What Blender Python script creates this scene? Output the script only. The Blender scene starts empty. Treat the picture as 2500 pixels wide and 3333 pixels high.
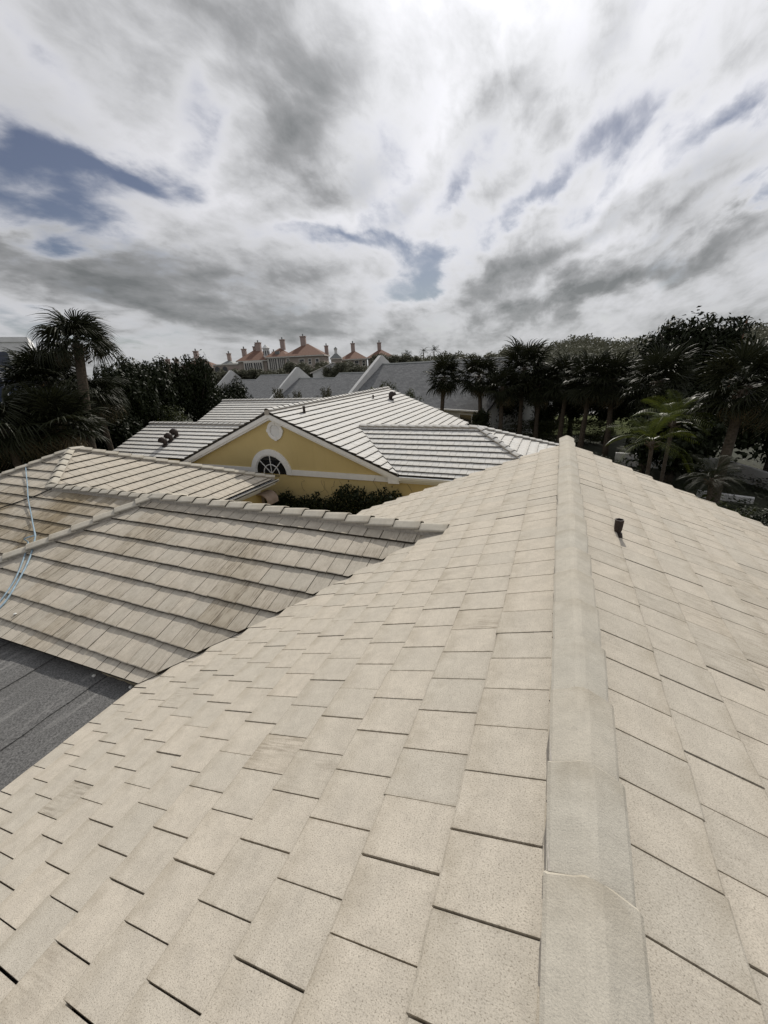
import bpy, bmesh, math, random
import numpy as np
from mathutils import Vector, Matrix
from mathutils.bvhtree import BVHTree

random.seed(7)
rng = np.random.default_rng(7)
scene = bpy.context.scene
COL = scene.collection
R = math.radians
ZG = 6.6                       # camera height above the ground

# ------------------------------------------------------------------ camera
YAW, PITCH, ROLL = R(23.881), R(20.616), R(-2.958)
fw = Vector((-math.sin(YAW) * math.cos(PITCH), math.cos(YAW) * math.cos(PITCH), -math.sin(PITCH)))
r0 = Vector((math.cos(YAW), math.sin(YAW), 0))
u0 = r0.cross(fw)
rr = r0 * math.cos(ROLL) + u0 * math.sin(ROLL)
uu = -r0 * math.sin(ROLL) + u0 * math.cos(ROLL)
cam = bpy.data.cameras.new('camera')
camo = bpy.data.objects.new('camera', cam)
COL.objects.link(camo)
m = Matrix.Identity(4)
for i in range(3):
    m[i][0], m[i][1], m[i][2] = rr[i], uu[i], -fw[i]
m[2][3] = ZG
camo.matrix_world = m
cam.sensor_fit = 'HORIZONTAL'
cam.sensor_width = 36.0
FPX = 1282.35
cam.lens = 36.0 * FPX / 2500.0
cam.clip_start = 0.05
cam.clip_end = 3000
scene.camera = camo


def project(P):
    d = Vector(P) - Vector((0, 0, ZG))
    w = d.dot(fw)
    if w < 0.05:
        return None
    return (1250 + FPX * d.dot(rr) / w, 1666.5 - FPX * d.dot(uu) / w, w)


def pix_dir(x, y):
    return (rr * ((x - 1250) / FPX) - uu * ((y - 1666.5) / FPX) + fw).normalized()


# ------------------------------------------------------------------ sky and sun
SUN_EL, SUN_AZ = R(41), R(5)          # azimuth measured from +Y towards -X
world = bpy.data.worlds.new('World')
scene.world = world
world.use_nodes = True
SKY_STRENGTH = 0.1


def build_world():
    nt = world.node_tree
    N, Lk = nt.nodes, nt.links
    N.clear()
    out = N.new('ShaderNodeOutputWorld')
    bg = N.new('ShaderNodeBackground')
    bg.inputs['Strength'].default_value = SKY_STRENGTH
    Lk.new(bg.outputs[0], out.inputs[0])
    sky = N.new('ShaderNodeTexSky')
    sky.sky_type = 'NISHITA'
    sky.sun_disc = False
    sky.sun_elevation = SUN_EL
    sky.sun_rotation = -SUN_AZ
    sky.air_density = 1.0
    sky.dust_density = 0.6
    sky.ozone_density = 1.6
    tc = N.new('ShaderNodeTexCoord')
    D = tc.outputs['Generated']

    def math_(op, a, b=None, c=None, clamp=False):
        n = N.new('ShaderNodeMath'); n.operation = op; n.use_clamp = clamp
        for i, v in enumerate((a, b, c)):
            if v is None: continue
            if isinstance(v, (int, float)): n.inputs[i].default_value = v
            else: Lk.new(v, n.inputs[i])
        return n.outputs[0]

    def vm(op, a, b=None, scale=None):
        n = N.new('ShaderNodeVectorMath'); n.operation = op
        for i, v in enumerate((a, b)):
            if v is None: continue
            if isinstance(v, (tuple, list, Vector)): n.inputs[i].default_value = tuple(v)
            else: Lk.new(v, n.inputs[i])
        if scale is not None: n.inputs['Scale'].default_value = scale
        return n.outputs['Value'] if op == 'DOT_PRODUCT' else n.outputs['Vector']

    def noise(vec, scale, detail=6, rough=0.55, dist=0.0, lac=2.0):
        n = N.new('ShaderNodeTexNoise')
        n.inputs['Scale'].default_value = scale
        n.inputs['Detail'].default_value = detail
        n.inputs['Roughness'].default_value = rough
        n.inputs['Lacunarity'].default_value = lac
        n.inputs['Distortion'].default_value = dist
        Lk.new(vec, n.inputs['Vector'])
        return n.outputs['Fac'], n.outputs['Color']

    sep = N.new('ShaderNodeSeparateXYZ'); Lk.new(D, sep.inputs[0])
    zc = math_('MAXIMUM', sep.outputs[2], 0.0)
    # cloud bands run on a slant; they close up towards the horizon
    ca_, sa_ = math.cos(R(20)), math.sin(R(20))
    e1 = rr * ca_ + uu * sa_; e2 = uu * ca_ - rr * sa_
    inv = math_('DIVIDE', 1.0, math_('ADD', zc, 0.28))
    comb = N.new('ShaderNodeCombineXYZ')
    Lk.new(math_('MULTIPLY', vm('DOT_PRODUCT', D, e1), inv), comb.inputs[0])
    Lk.new(math_('MULTIPLY', math_('MULTIPLY', vm('DOT_PRODUCT', D, e2), inv), 1.9), comb.inputs[1])
    Lk.new(math_('MULTIPLY', vm('DOT_PRODUCT', D, fw), inv), comb.inputs[2])
    P = comb.outputs[0]
    mp = N.new('ShaderNodeMapping'); mp.inputs['Scale'].default_value = (0.8, 1.65, 0.8)
    Lk.new(P, mp.inputs[0]); PB = mp.outputs[0]
    n1, n1c = noise(P, 1.5, 9, 0.54, 0.25)
    n2, n2c = noise(PB, 3.0, 8, 0.54, 0.3)
    n3, _ = noise(P, 0.9, 4, 0.5, 0.2)
    n4, _ = noise(PB, 9.0, 7, 0.6, 0.3)
    # direction, ragged by the noise, for the large cloud shapes
    wv = vm('ADD', D, vm('SCALE', vm('SUBTRACT', n2c, (0.5, 0.5, 0.5)), scale=0.13))
    wv = vm('ADD', wv, vm('SCALE', vm('SUBTRACT', n1c, (0.5, 0.5, 0.5)), scale=0.09))

    def blob(x, y, major, minor, ang, power=1.0):
        c = pix_dir(x, y)
        ca, sa = math.cos(R(ang)), math.sin(R(ang))
        a = (pix_dir(x + ca * 40, y - sa * 40) - c)
        a = (a - c * a.dot(c)).normalized()
        pm = (pix_dir(x + ca * major, y - sa * major) - c).length
        b = (pix_dir(x + sa * 40, y + ca * 40) - c)
        b = (b - c * b.dot(c)).normalized()
        pn = (pix_dir(x + sa * minor, y + ca * minor) - c).length
        da = vm('DOT_PRODUCT', wv, a / pm)
        db = vm('DOT_PRODUCT', wv, b / pn)
        # subtract the centre's own projection (zero by construction)
        q = math_('ADD', math_('MULTIPLY', da, da), math_('MULTIPLY', db, db))
        front = math_('GREATER_THAN', vm('DOT_PRODUCT', D, c), 0.2)
        return math_('MULTIPLY', math_('EXPONENT', math_('MULTIPLY', q, -1.0)), front)

    def total(lst):
        t = None
        for (x, y, ma, mi, an, k) in lst:
            g = math_('MULTIPLY', blob(x, y, ma, mi, an), k)
            t = g if t is None else math_('ADD', t, g)
        return t

    gaps = total([(20, 640, 400, 120, 8, 0.85), (420, 600, 330, 70, 6, 0.85), (680, 500, 110, 90, 40, 0.62),
                  (150, 760, 220, 60, 12, 0.5), (1490, 600, 130, 60, 30, 0.62), (1780, 590, 380, 42, 30, 0.66), (2080, 400, 240, 40, 30, 0.42),
                  (2340, 350, 260, 36, 25, 0.42), (1160, 790, 300, 30, -2, 0.55), (1370, 850, 190, 42, 25, 0.52),
                  (2460, 640, 120, 34, 10, 0.5), (60, 1030, 260, 70, 12, 0.6), (1330, 930, 160, 36, 30, 0.45), (640, 300, 120, 60, 40, 0.35), (60, 120, 200, 60, -30, 0.3)])
    darks = total([(540, 900, 400, 85, 8, 0.75), (980, 490, 290, 90, 45, 0.42), (1110, 600, 150, 65, 30, 0.55),
                   (1620, 320, 210, 70, 40, 0.40), (920, 1045, 280, 40, 3, 0.7), (1700, 850, 380, 46, 16, 0.6),
                   (2220, 670, 330, 70, 24, 0.6), (2050, 900, 420, 48, 10, 0.65), (230, 900, 300, 60, 5, 0.5), (1850, 990, 500, 34, 5, 0.5),
                   (2300, 800, 300, 55, 12, 0.5), (1280, 660, 120, 45, 30, 0.6), (1950, 80, 160, 60, 50, 0.45), (450, 1000, 260, 55, 0, 0.6), (320, 300, 160, 60, -20, 0.3)])
    lights = total([(1385, -40, 420, 170, 0, 1.0), (450, 420, 330, 110, -10, 0.65), (1430, 420, 300, 120, 30, 0.5),
                    (800, 660, 240, 50, 20, 0.7), (1950, 650, 420, 40, 28, 0.75), (1050, 730, 260, 36, 12, 0.55), (300, 780, 300, 34, 15, 0.7), (2000, 780, 380, 26, 18, 0.6), (1500, 940, 300, 24, 10, 0.4)])
    # cloud depth: mostly closed, torn open in the gaps, deepest in the grey cores
    cov = math_('ADD', math_('MULTIPLY', math_('SUBTRACT', n1, 0.5), 1.3), math_('MULTIPLY', math_('SUBTRACT', n2, 0.5), 1.5))
    cov = math_('ADD', cov, math_('MULTIPLY', math_('SUBTRACT', n4, 0.5), 0.75))
    cov = math_('ADD', cov, 0.52)
    cov = math_('SUBTRACT', cov, math_('MULTIPLY', gaps, 0.92))
    mr = N.new('ShaderNodeMapRange'); mr.interpolation_type = 'SMOOTHSTEP'
    mr.inputs[1].default_value = -0.36; mr.inputs[2].default_value = 0.44
    Lk.new(cov, mr.inputs[0])
    alpha = math_('MULTIPLY', mr.outputs[0], 0.98)
    # deep cloud is grey underneath, thin edges are white
    th = math_('MULTIPLY', math_('SUBTRACT', cov, 0.24), 0.85)
    th = math_('ADD', th, math_('MULTIPLY', math_('SUBTRACT', n3, 0.5), 0.7))
    th = math_('ADD', th, math_('MULTIPLY', darks, 0.62))
    th = math_('SUBTRACT', th, math_('MULTIPLY', lights, 0.36))
    th = math_('ADD', th, 0.03)
    cr = N.new('ShaderNodeValToRGB')
    el = cr.color_ramp.elements
    el[0].position = 0.0; el[0].color = (0.91, 0.91, 0.95, 1)
    el[1].position = 1.0; el[1].color = (0.19, 0.20, 0.205, 1)
    e = el.new(0.32); e.color = (0.69, 0.695, 0.715, 1)
    e = el.new(0.65); e.color = (0.37, 0.375, 0.385, 1)
    Lk.new(th, cr.inputs[0])
    # horizon: greyer, evener
    hz = math_('EXPONENT', math_('MULTIPLY', zc, -9.0))
    mixh = N.new('ShaderNodeMix'); mixh.data_type = 'RGBA'
    Lk.new(math_('MULTIPLY', hz, 0.5), mixh.inputs[0]); Lk.new(cr.outputs[0], mixh.inputs[6])
    mixh.inputs[7].default_value = (0.46, 0.475, 0.475, 1)
    # brighter towards the hidden sun
    s = Vector((-math.sin(SUN_AZ) * math.cos(SUN_EL), math.cos(SUN_AZ) * math.cos(SUN_EL), math.sin(SUN_EL)))
    cs = math_('MAXIMUM', vm('DOT_PRODUCT', D, s), 0.0)
    glow = math_('MULTIPLY', math_('POWER', cs, 9.0), 0.5)
    gain = math_('ADD', math_('ADD', glow, math_('MULTIPLY', cs, 0.15)), 0.69)
    gain = math_('MULTIPLY', gain, 1.0 / SKY_STRENGTH)
    cl = vm('SCALE', mixh.outputs[2]); Lk.new(gain, cl.node.inputs['Scale'])
    # blue between the clouds
    hs = N.new('ShaderNodeHueSaturation'); hs.inputs['Saturation'].default_value = 0.82; hs.inputs['Value'].default_value = 0.46; hs.inputs['Hue'].default_value = 0.515
    Lk.new(sky.outputs[0], hs.inputs['Color'])
    mix = N.new('ShaderNodeMix'); mix.data_type = 'RGBA'
    Lk.new(alpha, mix.inputs[0]); Lk.new(hs.outputs[0], mix.inputs[6]); Lk.new(cl, mix.inputs[7])
    Lk.new(mix.outputs[2], bg.inputs['Color'])


build_world()

sun = bpy.data.lights.new('sun', 'SUN')
sun.energy = 3.4
sun.angle = R(0.6)
sun.color = (1.0, 0.945, 0.86)
suno = bpy.data.objects.new('sun', sun)
COL.objects.link(suno)
sd = Vector((-math.sin(SUN_AZ) * math.cos(SUN_EL), math.cos(SUN_AZ) * math.cos(SUN_EL), math.sin(SUN_EL)))
suno.rotation_euler = sd.to_track_quat('Z', 'Y').to_euler()
suno.location = (0, 0, 60)

vs = scene.view_settings
scene.display_settings.display_device = 'sRGB'
vs.view_transform = 'Standard'
vs.look = 'None'
vs.exposure = 0.0
vs.gamma = 1.0
vs.use_curve_mapping = False
try:
    scene.cycles.max_bounces = 6
    scene.cycles.transparent_max_bounces = 4
except Exception:
    pass


# ------------------------------------------------------------------ materials
def nodes_of(name):
    mt = bpy.data.materials.new(name)
    mt.use_nodes = True
    nt = mt.node_tree
    return mt, nt, nt.nodes, nt.links, nt.nodes['Principled BSDF']


def mix_rgb(N, Lk, fac, a, b):
    n = N.new('ShaderNodeMix'); n.data_type = 'RGBA'
    for sock, v in ((n.inputs[0], fac), (n.inputs[6], a), (n.inputs[7], b)):
        if isinstance(v, (int, float)): sock.default_value = v
        elif isinstance(v, (tuple, list)): sock.default_value = tuple(v) + ((1,) if len(v) == 3 else ())
        else: Lk.new(v, sock)
    return n.outputs[2]


def mth(N, Lk, op, a, b=None, clamp=False):
    n = N.new('ShaderNodeMath'); n.operation = op; n.use_clamp = clamp
    for i, v in enumerate((a, b)):
        if v is None: continue
        if isinstance(v, (int, float)): n.inputs[i].default_value = v
        else: Lk.new(v, n.inputs[i])
    return n.outputs[0]


def noise_n(N, Lk, vec, scale, detail=4, rough=0.55):
    n = N.new('ShaderNodeTexNoise')
    n.inputs['Scale'].default_value = scale
    n.inputs['Detail'].default_value = detail
    n.inputs['Roughness'].default_value = rough
    if vec is not None: Lk.new(vec, n.inputs['Vector'])
    return n.outputs['Fac']


def ramp01(N, Lk, val, lo, hi):
    n = N.new('ShaderNodeMapRange'); n.inputs[1].default_value = lo; n.inputs[2].default_value = hi
    Lk.new(val, n.inputs[0])
    return n.outputs[0]


def tile_material(name, base, warm, cool, speck, fl=0.70):
    """concrete tile: tint per tile, fine dark grains, soft blotches, run-down stains where the tile has them"""
    mt, nt, N, Lk, bs = nodes_of(name)
    oi = N.new('ShaderNodeObjectInfo')
    at = N.new('ShaderNodeAttribute'); at.attribute_name = 'tint'
    st = N.new('ShaderNodeAttribute'); st.attribute_name = 'stain'
    so = N.new('ShaderNodeAttribute'); so.attribute_type = 'OBJECT'; so.attribute_name = 'stain'
    uv = N.new('ShaderNodeUVMap'); uv.uv_map = 'UVMap'
    tint = mth(N, Lk, 'FRACT', mth(N, Lk, 'ADD', at.outputs['Fac'], oi.outputs['Random']))
    stain = mth(N, Lk, 'ADD', st.outputs['Fac'], so.outputs['Fac'], True)
    off = N.new('ShaderNodeVectorMath'); off.operation = 'SCALE'
    cb = N.new('ShaderNodeCombineXYZ')
    Lk.new(oi.outputs['Random'], cb.inputs[0]); Lk.new(tint, cb.inputs[1])
    Lk.new(cb.outputs[0], off.inputs[0]); off.inputs['Scale'].default_value = 37.0
    ad = N.new('ShaderNodeVectorMath'); ad.operation = 'ADD'
    Lk.new(uv.outputs[0], ad.inputs[0]); Lk.new(off.outputs[0], ad.inputs[1])
    V = ad.outputs[0]
    grain = noise_n(N, Lk, V, 190, 3, 0.65)
    grain2 = noise_n(N, Lk, V, 70, 3, 0.6)
    blotch = noise_n(N, Lk, V, 7, 4, 0.6)
    mid = noise_n(N, Lk, V, 24, 4, 0.65)
    mpf = N.new('ShaderNodeMapping'); mpf.inputs['Scale'].default_value = (270, 150, 1)
    Lk.new(V, mpf.inputs[0])
    fleck = noise_n(N, Lk, mpf.outputs[0], 1.0, 2, 0.5)
    c = mix_rgb(N, Lk, tint, warm, cool)
    c = mix_rgb(N, Lk, 0.35, c, base)
    c = mix_rgb(N, Lk, mth(N, Lk, 'MULTIPLY', ramp01(N, Lk, blotch, 0.40, 0.68), 0.42), c, tuple(x * 0.72 for x in base))
    c = mix_rgb(N, Lk, mth(N, Lk, 'MULTIPLY', ramp01(N, Lk, mid, 0.48, 0.70), 0.28), c, tuple(x * 0.66 for x in base))
    c = mix_rgb(N, Lk, mth(N, Lk, 'MULTIPLY', ramp01(N, Lk, mid, 0.44, 0.28), 0.22), c, tuple(min(1, x * 1.22) for x in base))
    c = mix_rgb(N, Lk, mth(N, Lk, 'MULTIPLY', ramp01(N, Lk, fleck, 0.54, 0.70), fl), c, speck)
    c = mix_rgb(N, Lk, mth(N, Lk, 'MULTIPLY', ramp01(N, Lk, grain, 0.56, 0.72), 0.45), c, speck)
    c = mix_rgb(N, Lk, mth(N, Lk, 'MULTIPLY', ramp01(N, Lk, grain, 0.46, 0.30), 0.25), c, tuple(min(1, x * 1.25) for x in base))
    lu = N.new('ShaderNodeUVMap'); lu.uv_map = 'Local'
    ls = N.new('ShaderNodeSeparateXYZ'); Lk.new(lu.outputs[0], ls.inputs[0])
    edge = mth(N, Lk, 'MULTIPLY', ramp01(N, Lk, ls.outputs[1], 0.13, 0.0), ramp01(N, Lk, blotch, 0.30, 0.62))
    c = mix_rgb(N, Lk, mth(N, Lk, 'MULTIPLY', edge, 0.34), c, (0.27, 0.225, 0.155))
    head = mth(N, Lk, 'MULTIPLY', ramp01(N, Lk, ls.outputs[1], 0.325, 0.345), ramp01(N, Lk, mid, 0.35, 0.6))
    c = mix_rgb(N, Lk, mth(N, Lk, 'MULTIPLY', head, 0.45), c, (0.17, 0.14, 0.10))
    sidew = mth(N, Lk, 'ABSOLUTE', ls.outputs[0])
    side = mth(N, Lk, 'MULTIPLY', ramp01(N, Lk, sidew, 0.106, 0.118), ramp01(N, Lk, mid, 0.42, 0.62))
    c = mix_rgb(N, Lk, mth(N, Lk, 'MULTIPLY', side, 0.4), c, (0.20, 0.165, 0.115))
    # weather streaks running down the slope
    mp = N.new('ShaderNodeMapping'); mp.inputs['Scale'].default_value = (55, 5, 1)
    Lk.new(V, mp.inputs[0])
    sk = noise_n(N, Lk, mp.outputs[0], 1.0, 5, 0.62)
    mp2 = N.new('ShaderNodeMapping'); mp2.inputs['Scale'].default_value = (6, 4, 1)
    Lk.new(V, mp2.inputs[0])
    big = noise_n(N, Lk, mp2.outputs[0], 1.0, 2, 0.5)
    sk = mth(N, Lk, 'MULTIPLY', ramp01(N, Lk, sk, 0.44, 0.60), ramp01(N, Lk, big, 0.36, 0.58))
    sf = mth(N, Lk, 'MULTIPLY', sk, stain, True)
    c = mix_rgb(N, Lk, mth(N, Lk, 'MULTIPLY', mth(N, Lk, 'MULTIPLY', stain, stain), 0.85, True), c, (0.25, 0.20, 0.125))
    c = mix_rgb(N, Lk, mth(N, Lk, 'MULTIPLY', sf, 0.95), c, (0.075, 0.052, 0.028))
    Lk.new(c, bs.inputs['Base Color'])
    bs.inputs['Roughness'].default_value = 0.9
    bs.inputs['Specular IOR Level'].default_value = 0.2
    bp = N.new('ShaderNodeBump'); bp.inputs['Strength'].default_value = 0.55; bp.inputs['Distance'].default_value = 0.003
    hsum = mth(N, Lk, 'ADD', mth(N, Lk, 'MULTIPLY', grain, -1.0), mth(N, Lk, 'MULTIPLY', grain2, 0.8))
    Lk.new(hsum, bp.inputs['Height']); Lk.new(bp.outputs[0], bs.inputs['Normal'])
    return mt


def simple(name, col, rough=0.7, spec=0.3, nscale=None, namt=0.2, bump=0.0, metal=0.0, coord='Object'):
    mt, nt, N, Lk, bs = nodes_of(name)
    bs.inputs['Roughness'].default_value = rough
    bs.inputs['Specular IOR Level'].default_value = spec
    bs.inputs['Metallic'].default_value = metal
    bs.inputs['Base Color'].default_value = (*col, 1)
    if nscale:
        tc = N.new('ShaderNodeTexCoord')
        n = noise_n(N, Lk, tc.outputs[coord], nscale, 6, 0.6)
        c = mix_rgb(N, Lk, ramp01(N, Lk, n, 0.3, 0.7), tuple(x * (1 - namt) for x in col), tuple(min(1, x * (1 + namt)) for x in col))
        Lk.new(c, bs.inputs['Base Color'])
        if bump:
            bp = N.new('ShaderNodeBump'); bp.inputs['Strength'].default_value = bump; bp.inputs['Distance'].default_value = 0.01
            Lk.new(n, bp.inputs['Height']); Lk.new(bp.outputs[0], bs.inputs['Normal'])
    return mt


def leaf_material(name, col, col2, trans=0.25, rough=0.42, spec=0.35):
    mt, nt, N, Lk, bs = nodes_of(name)
    oi = N.new('ShaderNodeObjectInfo')
    geo = N.new('ShaderNodeNewGeometry')
    tc = N.new('ShaderNodeTexCoord')
    n = noise_n(N, Lk, tc.outputs['Object'], 1.7, 3, 0.6)
    f = mth(N, Lk, 'FRACT', mth(N, Lk, 'ADD', geo.outputs['Random Per Island'], mth(N, Lk, 'MULTIPLY', oi.outputs['Random'], 0.4)))
    f = mth(N, Lk, 'ADD', mth(N, Lk, 'MULTIPLY', f, 0.55), mth(N, Lk, 'MULTIPLY', n, 0.6), True)
    c = mix_rgb(N, Lk, f, col, col2)
    Lk.new(c, bs.inputs['Base Color'])
    bs.inputs['Roughness'].default_value = rough
    bs.inputs['Specular IOR Level'].default_value = spec
    tr = N.new('ShaderNodeBsdfTranslucent')
    Lk.new(mix_rgb(N, Lk, 0.5, c, col2), tr.inputs['Color'])
    mx = N.new('ShaderNodeMixShader'); mx.inputs[0].default_value = trans
    Lk.new(bs.outputs[0], mx.inputs[1]); Lk.new(tr.outputs[0], mx.inputs[2])
    Lk.new(mx.outputs[0], N['Material Output'].inputs['Surface'])
    return mt


M = {}
M['tile'] = tile_material('beige_concrete_tile', (0.505, 0.462, 0.392), (0.55, 0.496, 0.415), (0.458, 0.428, 0.368), (0.16, 0.138, 0.108))
M['tile_cap'] = tile_material('greyish_cap_tile', (0.485, 0.452, 0.385), (0.505, 0.465, 0.39), (0.46, 0.438, 0.38), (0.24, 0.225, 0.20), 0.35)
M['tile_white'] = tile_material('white_concrete_tile', (0.63, 0.62, 0.59), (0.66, 0.64, 0.60), (0.60, 0.60, 0.585), (0.36, 0.35, 0.33))
M['tile_edge'] = simple('dark_tile_edge', (0.05, 0.043, 0.034), 0.95, 0.1, 60, 0.5)  # near-black colour for the butt and cut faces of tiles and caps
M['mortar'] = simple('cement_mortar', (0.36, 0.335, 0.30), 0.95, 0.1, 30, 0.25, 0.5)
M['felt'] = simple('roofing_felt', (0.03, 0.03, 0.03), 0.95, 0.1)
M['white'] = simple('white_painted_trim', (0.72, 0.72, 0.71), 0.55, 0.3, 3, 0.06)
M['drip'] = simple('black_drip_edge', (0.015, 0.015, 0.016), 0.6, 0.3)
M['glass'] = simple('dark_window_glass', (0.012, 0.013, 0.015), 0.08, 0.6)
M['pipe'] = simple('rusty_black_metal', (0.028, 0.018, 0.014), 0.6, 0.4, 25, 0.6)
M['hose'] = simple('pale_blue_hose', (0.23, 0.32, 0.39), 0.6, 0.3, 14, 0.35)
M['cable'] = simple('black_rubber_cable', (0.012, 0.012, 0.012), 0.6, 0.3)
M['palmleaf'] = leaf_material('palm_leaf', (0.009, 0.012, 0.006), (0.027, 0.030, 0.014), 0.08, 0.5, 0.12)
M['palmdry'] = leaf_material('dry_palm_leaf', (0.05, 0.045, 0.025), (0.11, 0.085, 0.045), 0.2, 0.5, 0.3)
M['areca'] = leaf_material('areca_leaf', (0.028, 0.045, 0.008), (0.085, 0.10, 0.018), 0.25, 0.45, 0.25)
M['leaf'] = leaf_material('broad_leaf', (0.007, 0.010, 0.004), (0.020, 0.026, 0.010), 0.06, 0.5, 0.12)
M['hedgeleaf'] = leaf_material('hedge_leaf', (0.016, 0.022, 0.007), (0.050, 0.058, 0.016), 0.15, 0.45, 0.2)
M['dryleaf'] = leaf_material('shrub_leaf', (0.022, 0.022, 0.012), (0.058, 0.054, 0.027), 0.15, 0.5, 0.2)
M['scrub'] = leaf_material('scrub_leaf', (0.060, 0.064, 0.044), (0.125, 0.125, 0.088), 0.2, 0.6, 0.12)
M['trunk'] = simple('palm_bark', (0.085, 0.07, 0.055), 0.95, 0.1, 14, 0.45, 0.8)
M['bark'] = simple('tree_bark', (0.07, 0.06, 0.05), 0.95, 0.1, 12, 0.4, 0.8)
M['boots'] = simple('old_frond_bases', (0.075, 0.058, 0.04), 0.95, 0.1, 20, 0.5)
M['whitewall'] = simple('white_stucco', (0.60, 0.60, 0.59), 0.8, 0.2, 1.5, 0.08, 0.1)
M['pink'] = simple('pink_stucco', (0.33, 0.285, 0.25), 0.85, 0.2, 0.6, 0.06)
M['pinkch'] = simple('pink_chimney_stucco', (0.34, 0.27, 0.245), 0.85, 0.2, 0.6, 0.06)
M['cream'] = simple('cream_stone_trim', (0.55, 0.53, 0.49), 0.8, 0.2, 0.8, 0.06)
M['redroof'] = simple('terracotta_roof', (0.145, 0.082, 0.060), 0.85, 0.2, 6, 0.25)
M['zinc'] = simple('grey_metal_roof', (0.16, 0.17, 0.17), 0.6, 0.3)
M['road'] = simple('pale_road_surface', (0.40, 0.39, 0.37), 0.9, 0.2, 0.8, 0.08)
M['skyglass'] = simple('blue_tinted_glass', (0.02, 0.03, 0.06), 0.1, 0.6)
M['debris'] = simple('white_crumb', (0.6, 0.6, 0.57), 0.9, 0.1)


def yellow_stucco():
    mt, nt, N, Lk, bs = nodes_of('yellow_stucco')
    tc = N.new('ShaderNodeTexCoord')
    n = noise_n(N, Lk, tc.outputs['Object'], 0.9, 5, 0.6)
    mp = N.new('ShaderNodeMapping'); mp.inputs['Scale'].default_value = (6, 6, 0.6); Lk.new(tc.outputs['Object'], mp.inputs[0])
    n2 = noise_n(N, Lk, mp.outputs[0], 1.0, 4, 0.6)
    c = mix_rgb(N, Lk, ramp01(N, Lk, n, 0.3, 0.7), (0.51, 0.405, 0.19), (0.55, 0.44, 0.215))
    c = mix_rgb(N, Lk, mth(N, Lk, 'MULTIPLY', ramp01(N, Lk, n2, 0.55, 0.8), 0.2), c, (0.40, 0.31, 0.14))
    Lk.new(c, bs.inputs['Base Color'])
    bs.inputs['Roughness'].default_value = 0.9; bs.inputs['Specular IOR Level'].default_value = 0.15
    f = noise_n(N, Lk, tc.outputs['Object'], 60, 3, 0.6)
    bp = N.new('ShaderNodeBump'); bp.inputs['Strength'].default_value = 0.25; bp.inputs['Distance'].default_value = 0.01
    Lk.new(f, bp.inputs['Height']); Lk.new(bp.outputs[0], bs.inputs['Normal'])
    return mt


M['yellow'] = yellow_stucco()


def shingle_material():
    mt, nt, N, Lk, bs = nodes_of('grey_asphalt_shingles')
    uv = N.new('ShaderNodeUVMap'); uv.uv_map = 'UVMap'
    br = N.new('ShaderNodeTexBrick')
    br.inputs['Scale'].default_value = 1.0
    br.inputs['Brick Width'].default_value = 0.45
    br.inputs['Row Height'].default_value = 0.17
    br.inputs['Mortar Size'].default_value = 0.012
    br.inputs['Bias'].default_value = 0.0
    br.inputs['Color1'].default_value = (0.125, 0.13, 0.135, 1)
    br.inputs['Color2'].default_value = (0.20, 0.205, 0.21, 1)
    br.inputs['Mortar'].default_value = (0.08, 0.08, 0.085, 1)
    Lk.new(uv.outputs[0], br.inputs['Vector'])
    n = noise_n(N, Lk, uv.outputs[0], 1.2, 5, 0.65)
    c = mix_rgb(N, Lk, mth(N, Lk, 'MULTIPLY', ramp01(N, Lk, n, 0.35, 0.7), 0.4), br.outputs['Color'], (0.12, 0.125, 0.13))
    Lk.new(c, bs.inputs['Base Color'])
    bs.inputs['Roughness'].default_value = 0.9; bs.inputs['Specular IOR Level'].default_value = 0.2
    return mt


M['shingle'] = shingle_material()


def bitumen_material():
    mt, nt, N, Lk, bs = nodes_of('weathered_bitumen_sheet')
    tc = N.new('ShaderNodeTexCoord')
    mp = N.new('ShaderNodeMapping'); mp.inputs['Scale'].default_value = (9, 0.9, 1); Lk.new(tc.outputs['Object'], mp.inputs[0])
    a = noise_n(N, Lk, mp.outputs[0], 1.0, 6, 0.65)
    b = noise_n(N, Lk, tc.outputs['Object'], 55, 5, 0.75)
    d = noise_n(N, Lk, tc.outputs['Object'], 1.5, 4, 0.6)
    c = mix_rgb(N, Lk, ramp01(N, Lk, b, 0.35, 0.66), (0.030, 0.030, 0.030), (0.17, 0.168, 0.165))
    c = mix_rgb(N, Lk, mth(N, Lk, 'MULTIPLY', ramp01(N, Lk, a, 0.56, 0.76), 0.6), c, (0.28, 0.275, 0.265))
    c = mix_rgb(N, Lk, mth(N, Lk, 'MULTIPLY', ramp01(N, Lk, d, 0.5, 0.75), 0.35), c, (0.045, 0.043, 0.04))
    Lk.new(c, bs.inputs['Base Color'])
    bs.inputs['Roughness'].default_value = 0.9
    bp = N.new('ShaderNodeBump'); bp.inputs['Strength'].default_value = 0.5; bp.inputs['Distance'].default_value = 0.008
    Lk.new(b, bp.inputs['Height']); Lk.new(bp.outputs[0], bs.inputs['Normal'])
    return mt


M['bitumen'] = bitumen_material()


def ground_material():
    mt, nt, N, Lk, bs = nodes_of('grass_and_earth')
    tc = N.new('ShaderNodeTexCoord')
    a = noise_n(N, Lk, tc.outputs['Object'], 0.25, 6, 0.6)
    b = noise_n(N, Lk, tc.outputs['Object'], 9, 5, 0.7)
    c = mix_rgb(N, Lk, ramp01(N, Lk, a, 0.35, 0.65), (0.014, 0.019, 0.008), (0.030, 0.030, 0.017))
    c = mix_rgb(N, Lk, mth(N, Lk, 'MULTIPLY', b, 0.5), c, (0.03, 0.035, 0.015))
    Lk.new(c, bs.inputs['Base Color'])
    bs.inputs['Roughness'].default_value = 0.95
    return mt


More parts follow.
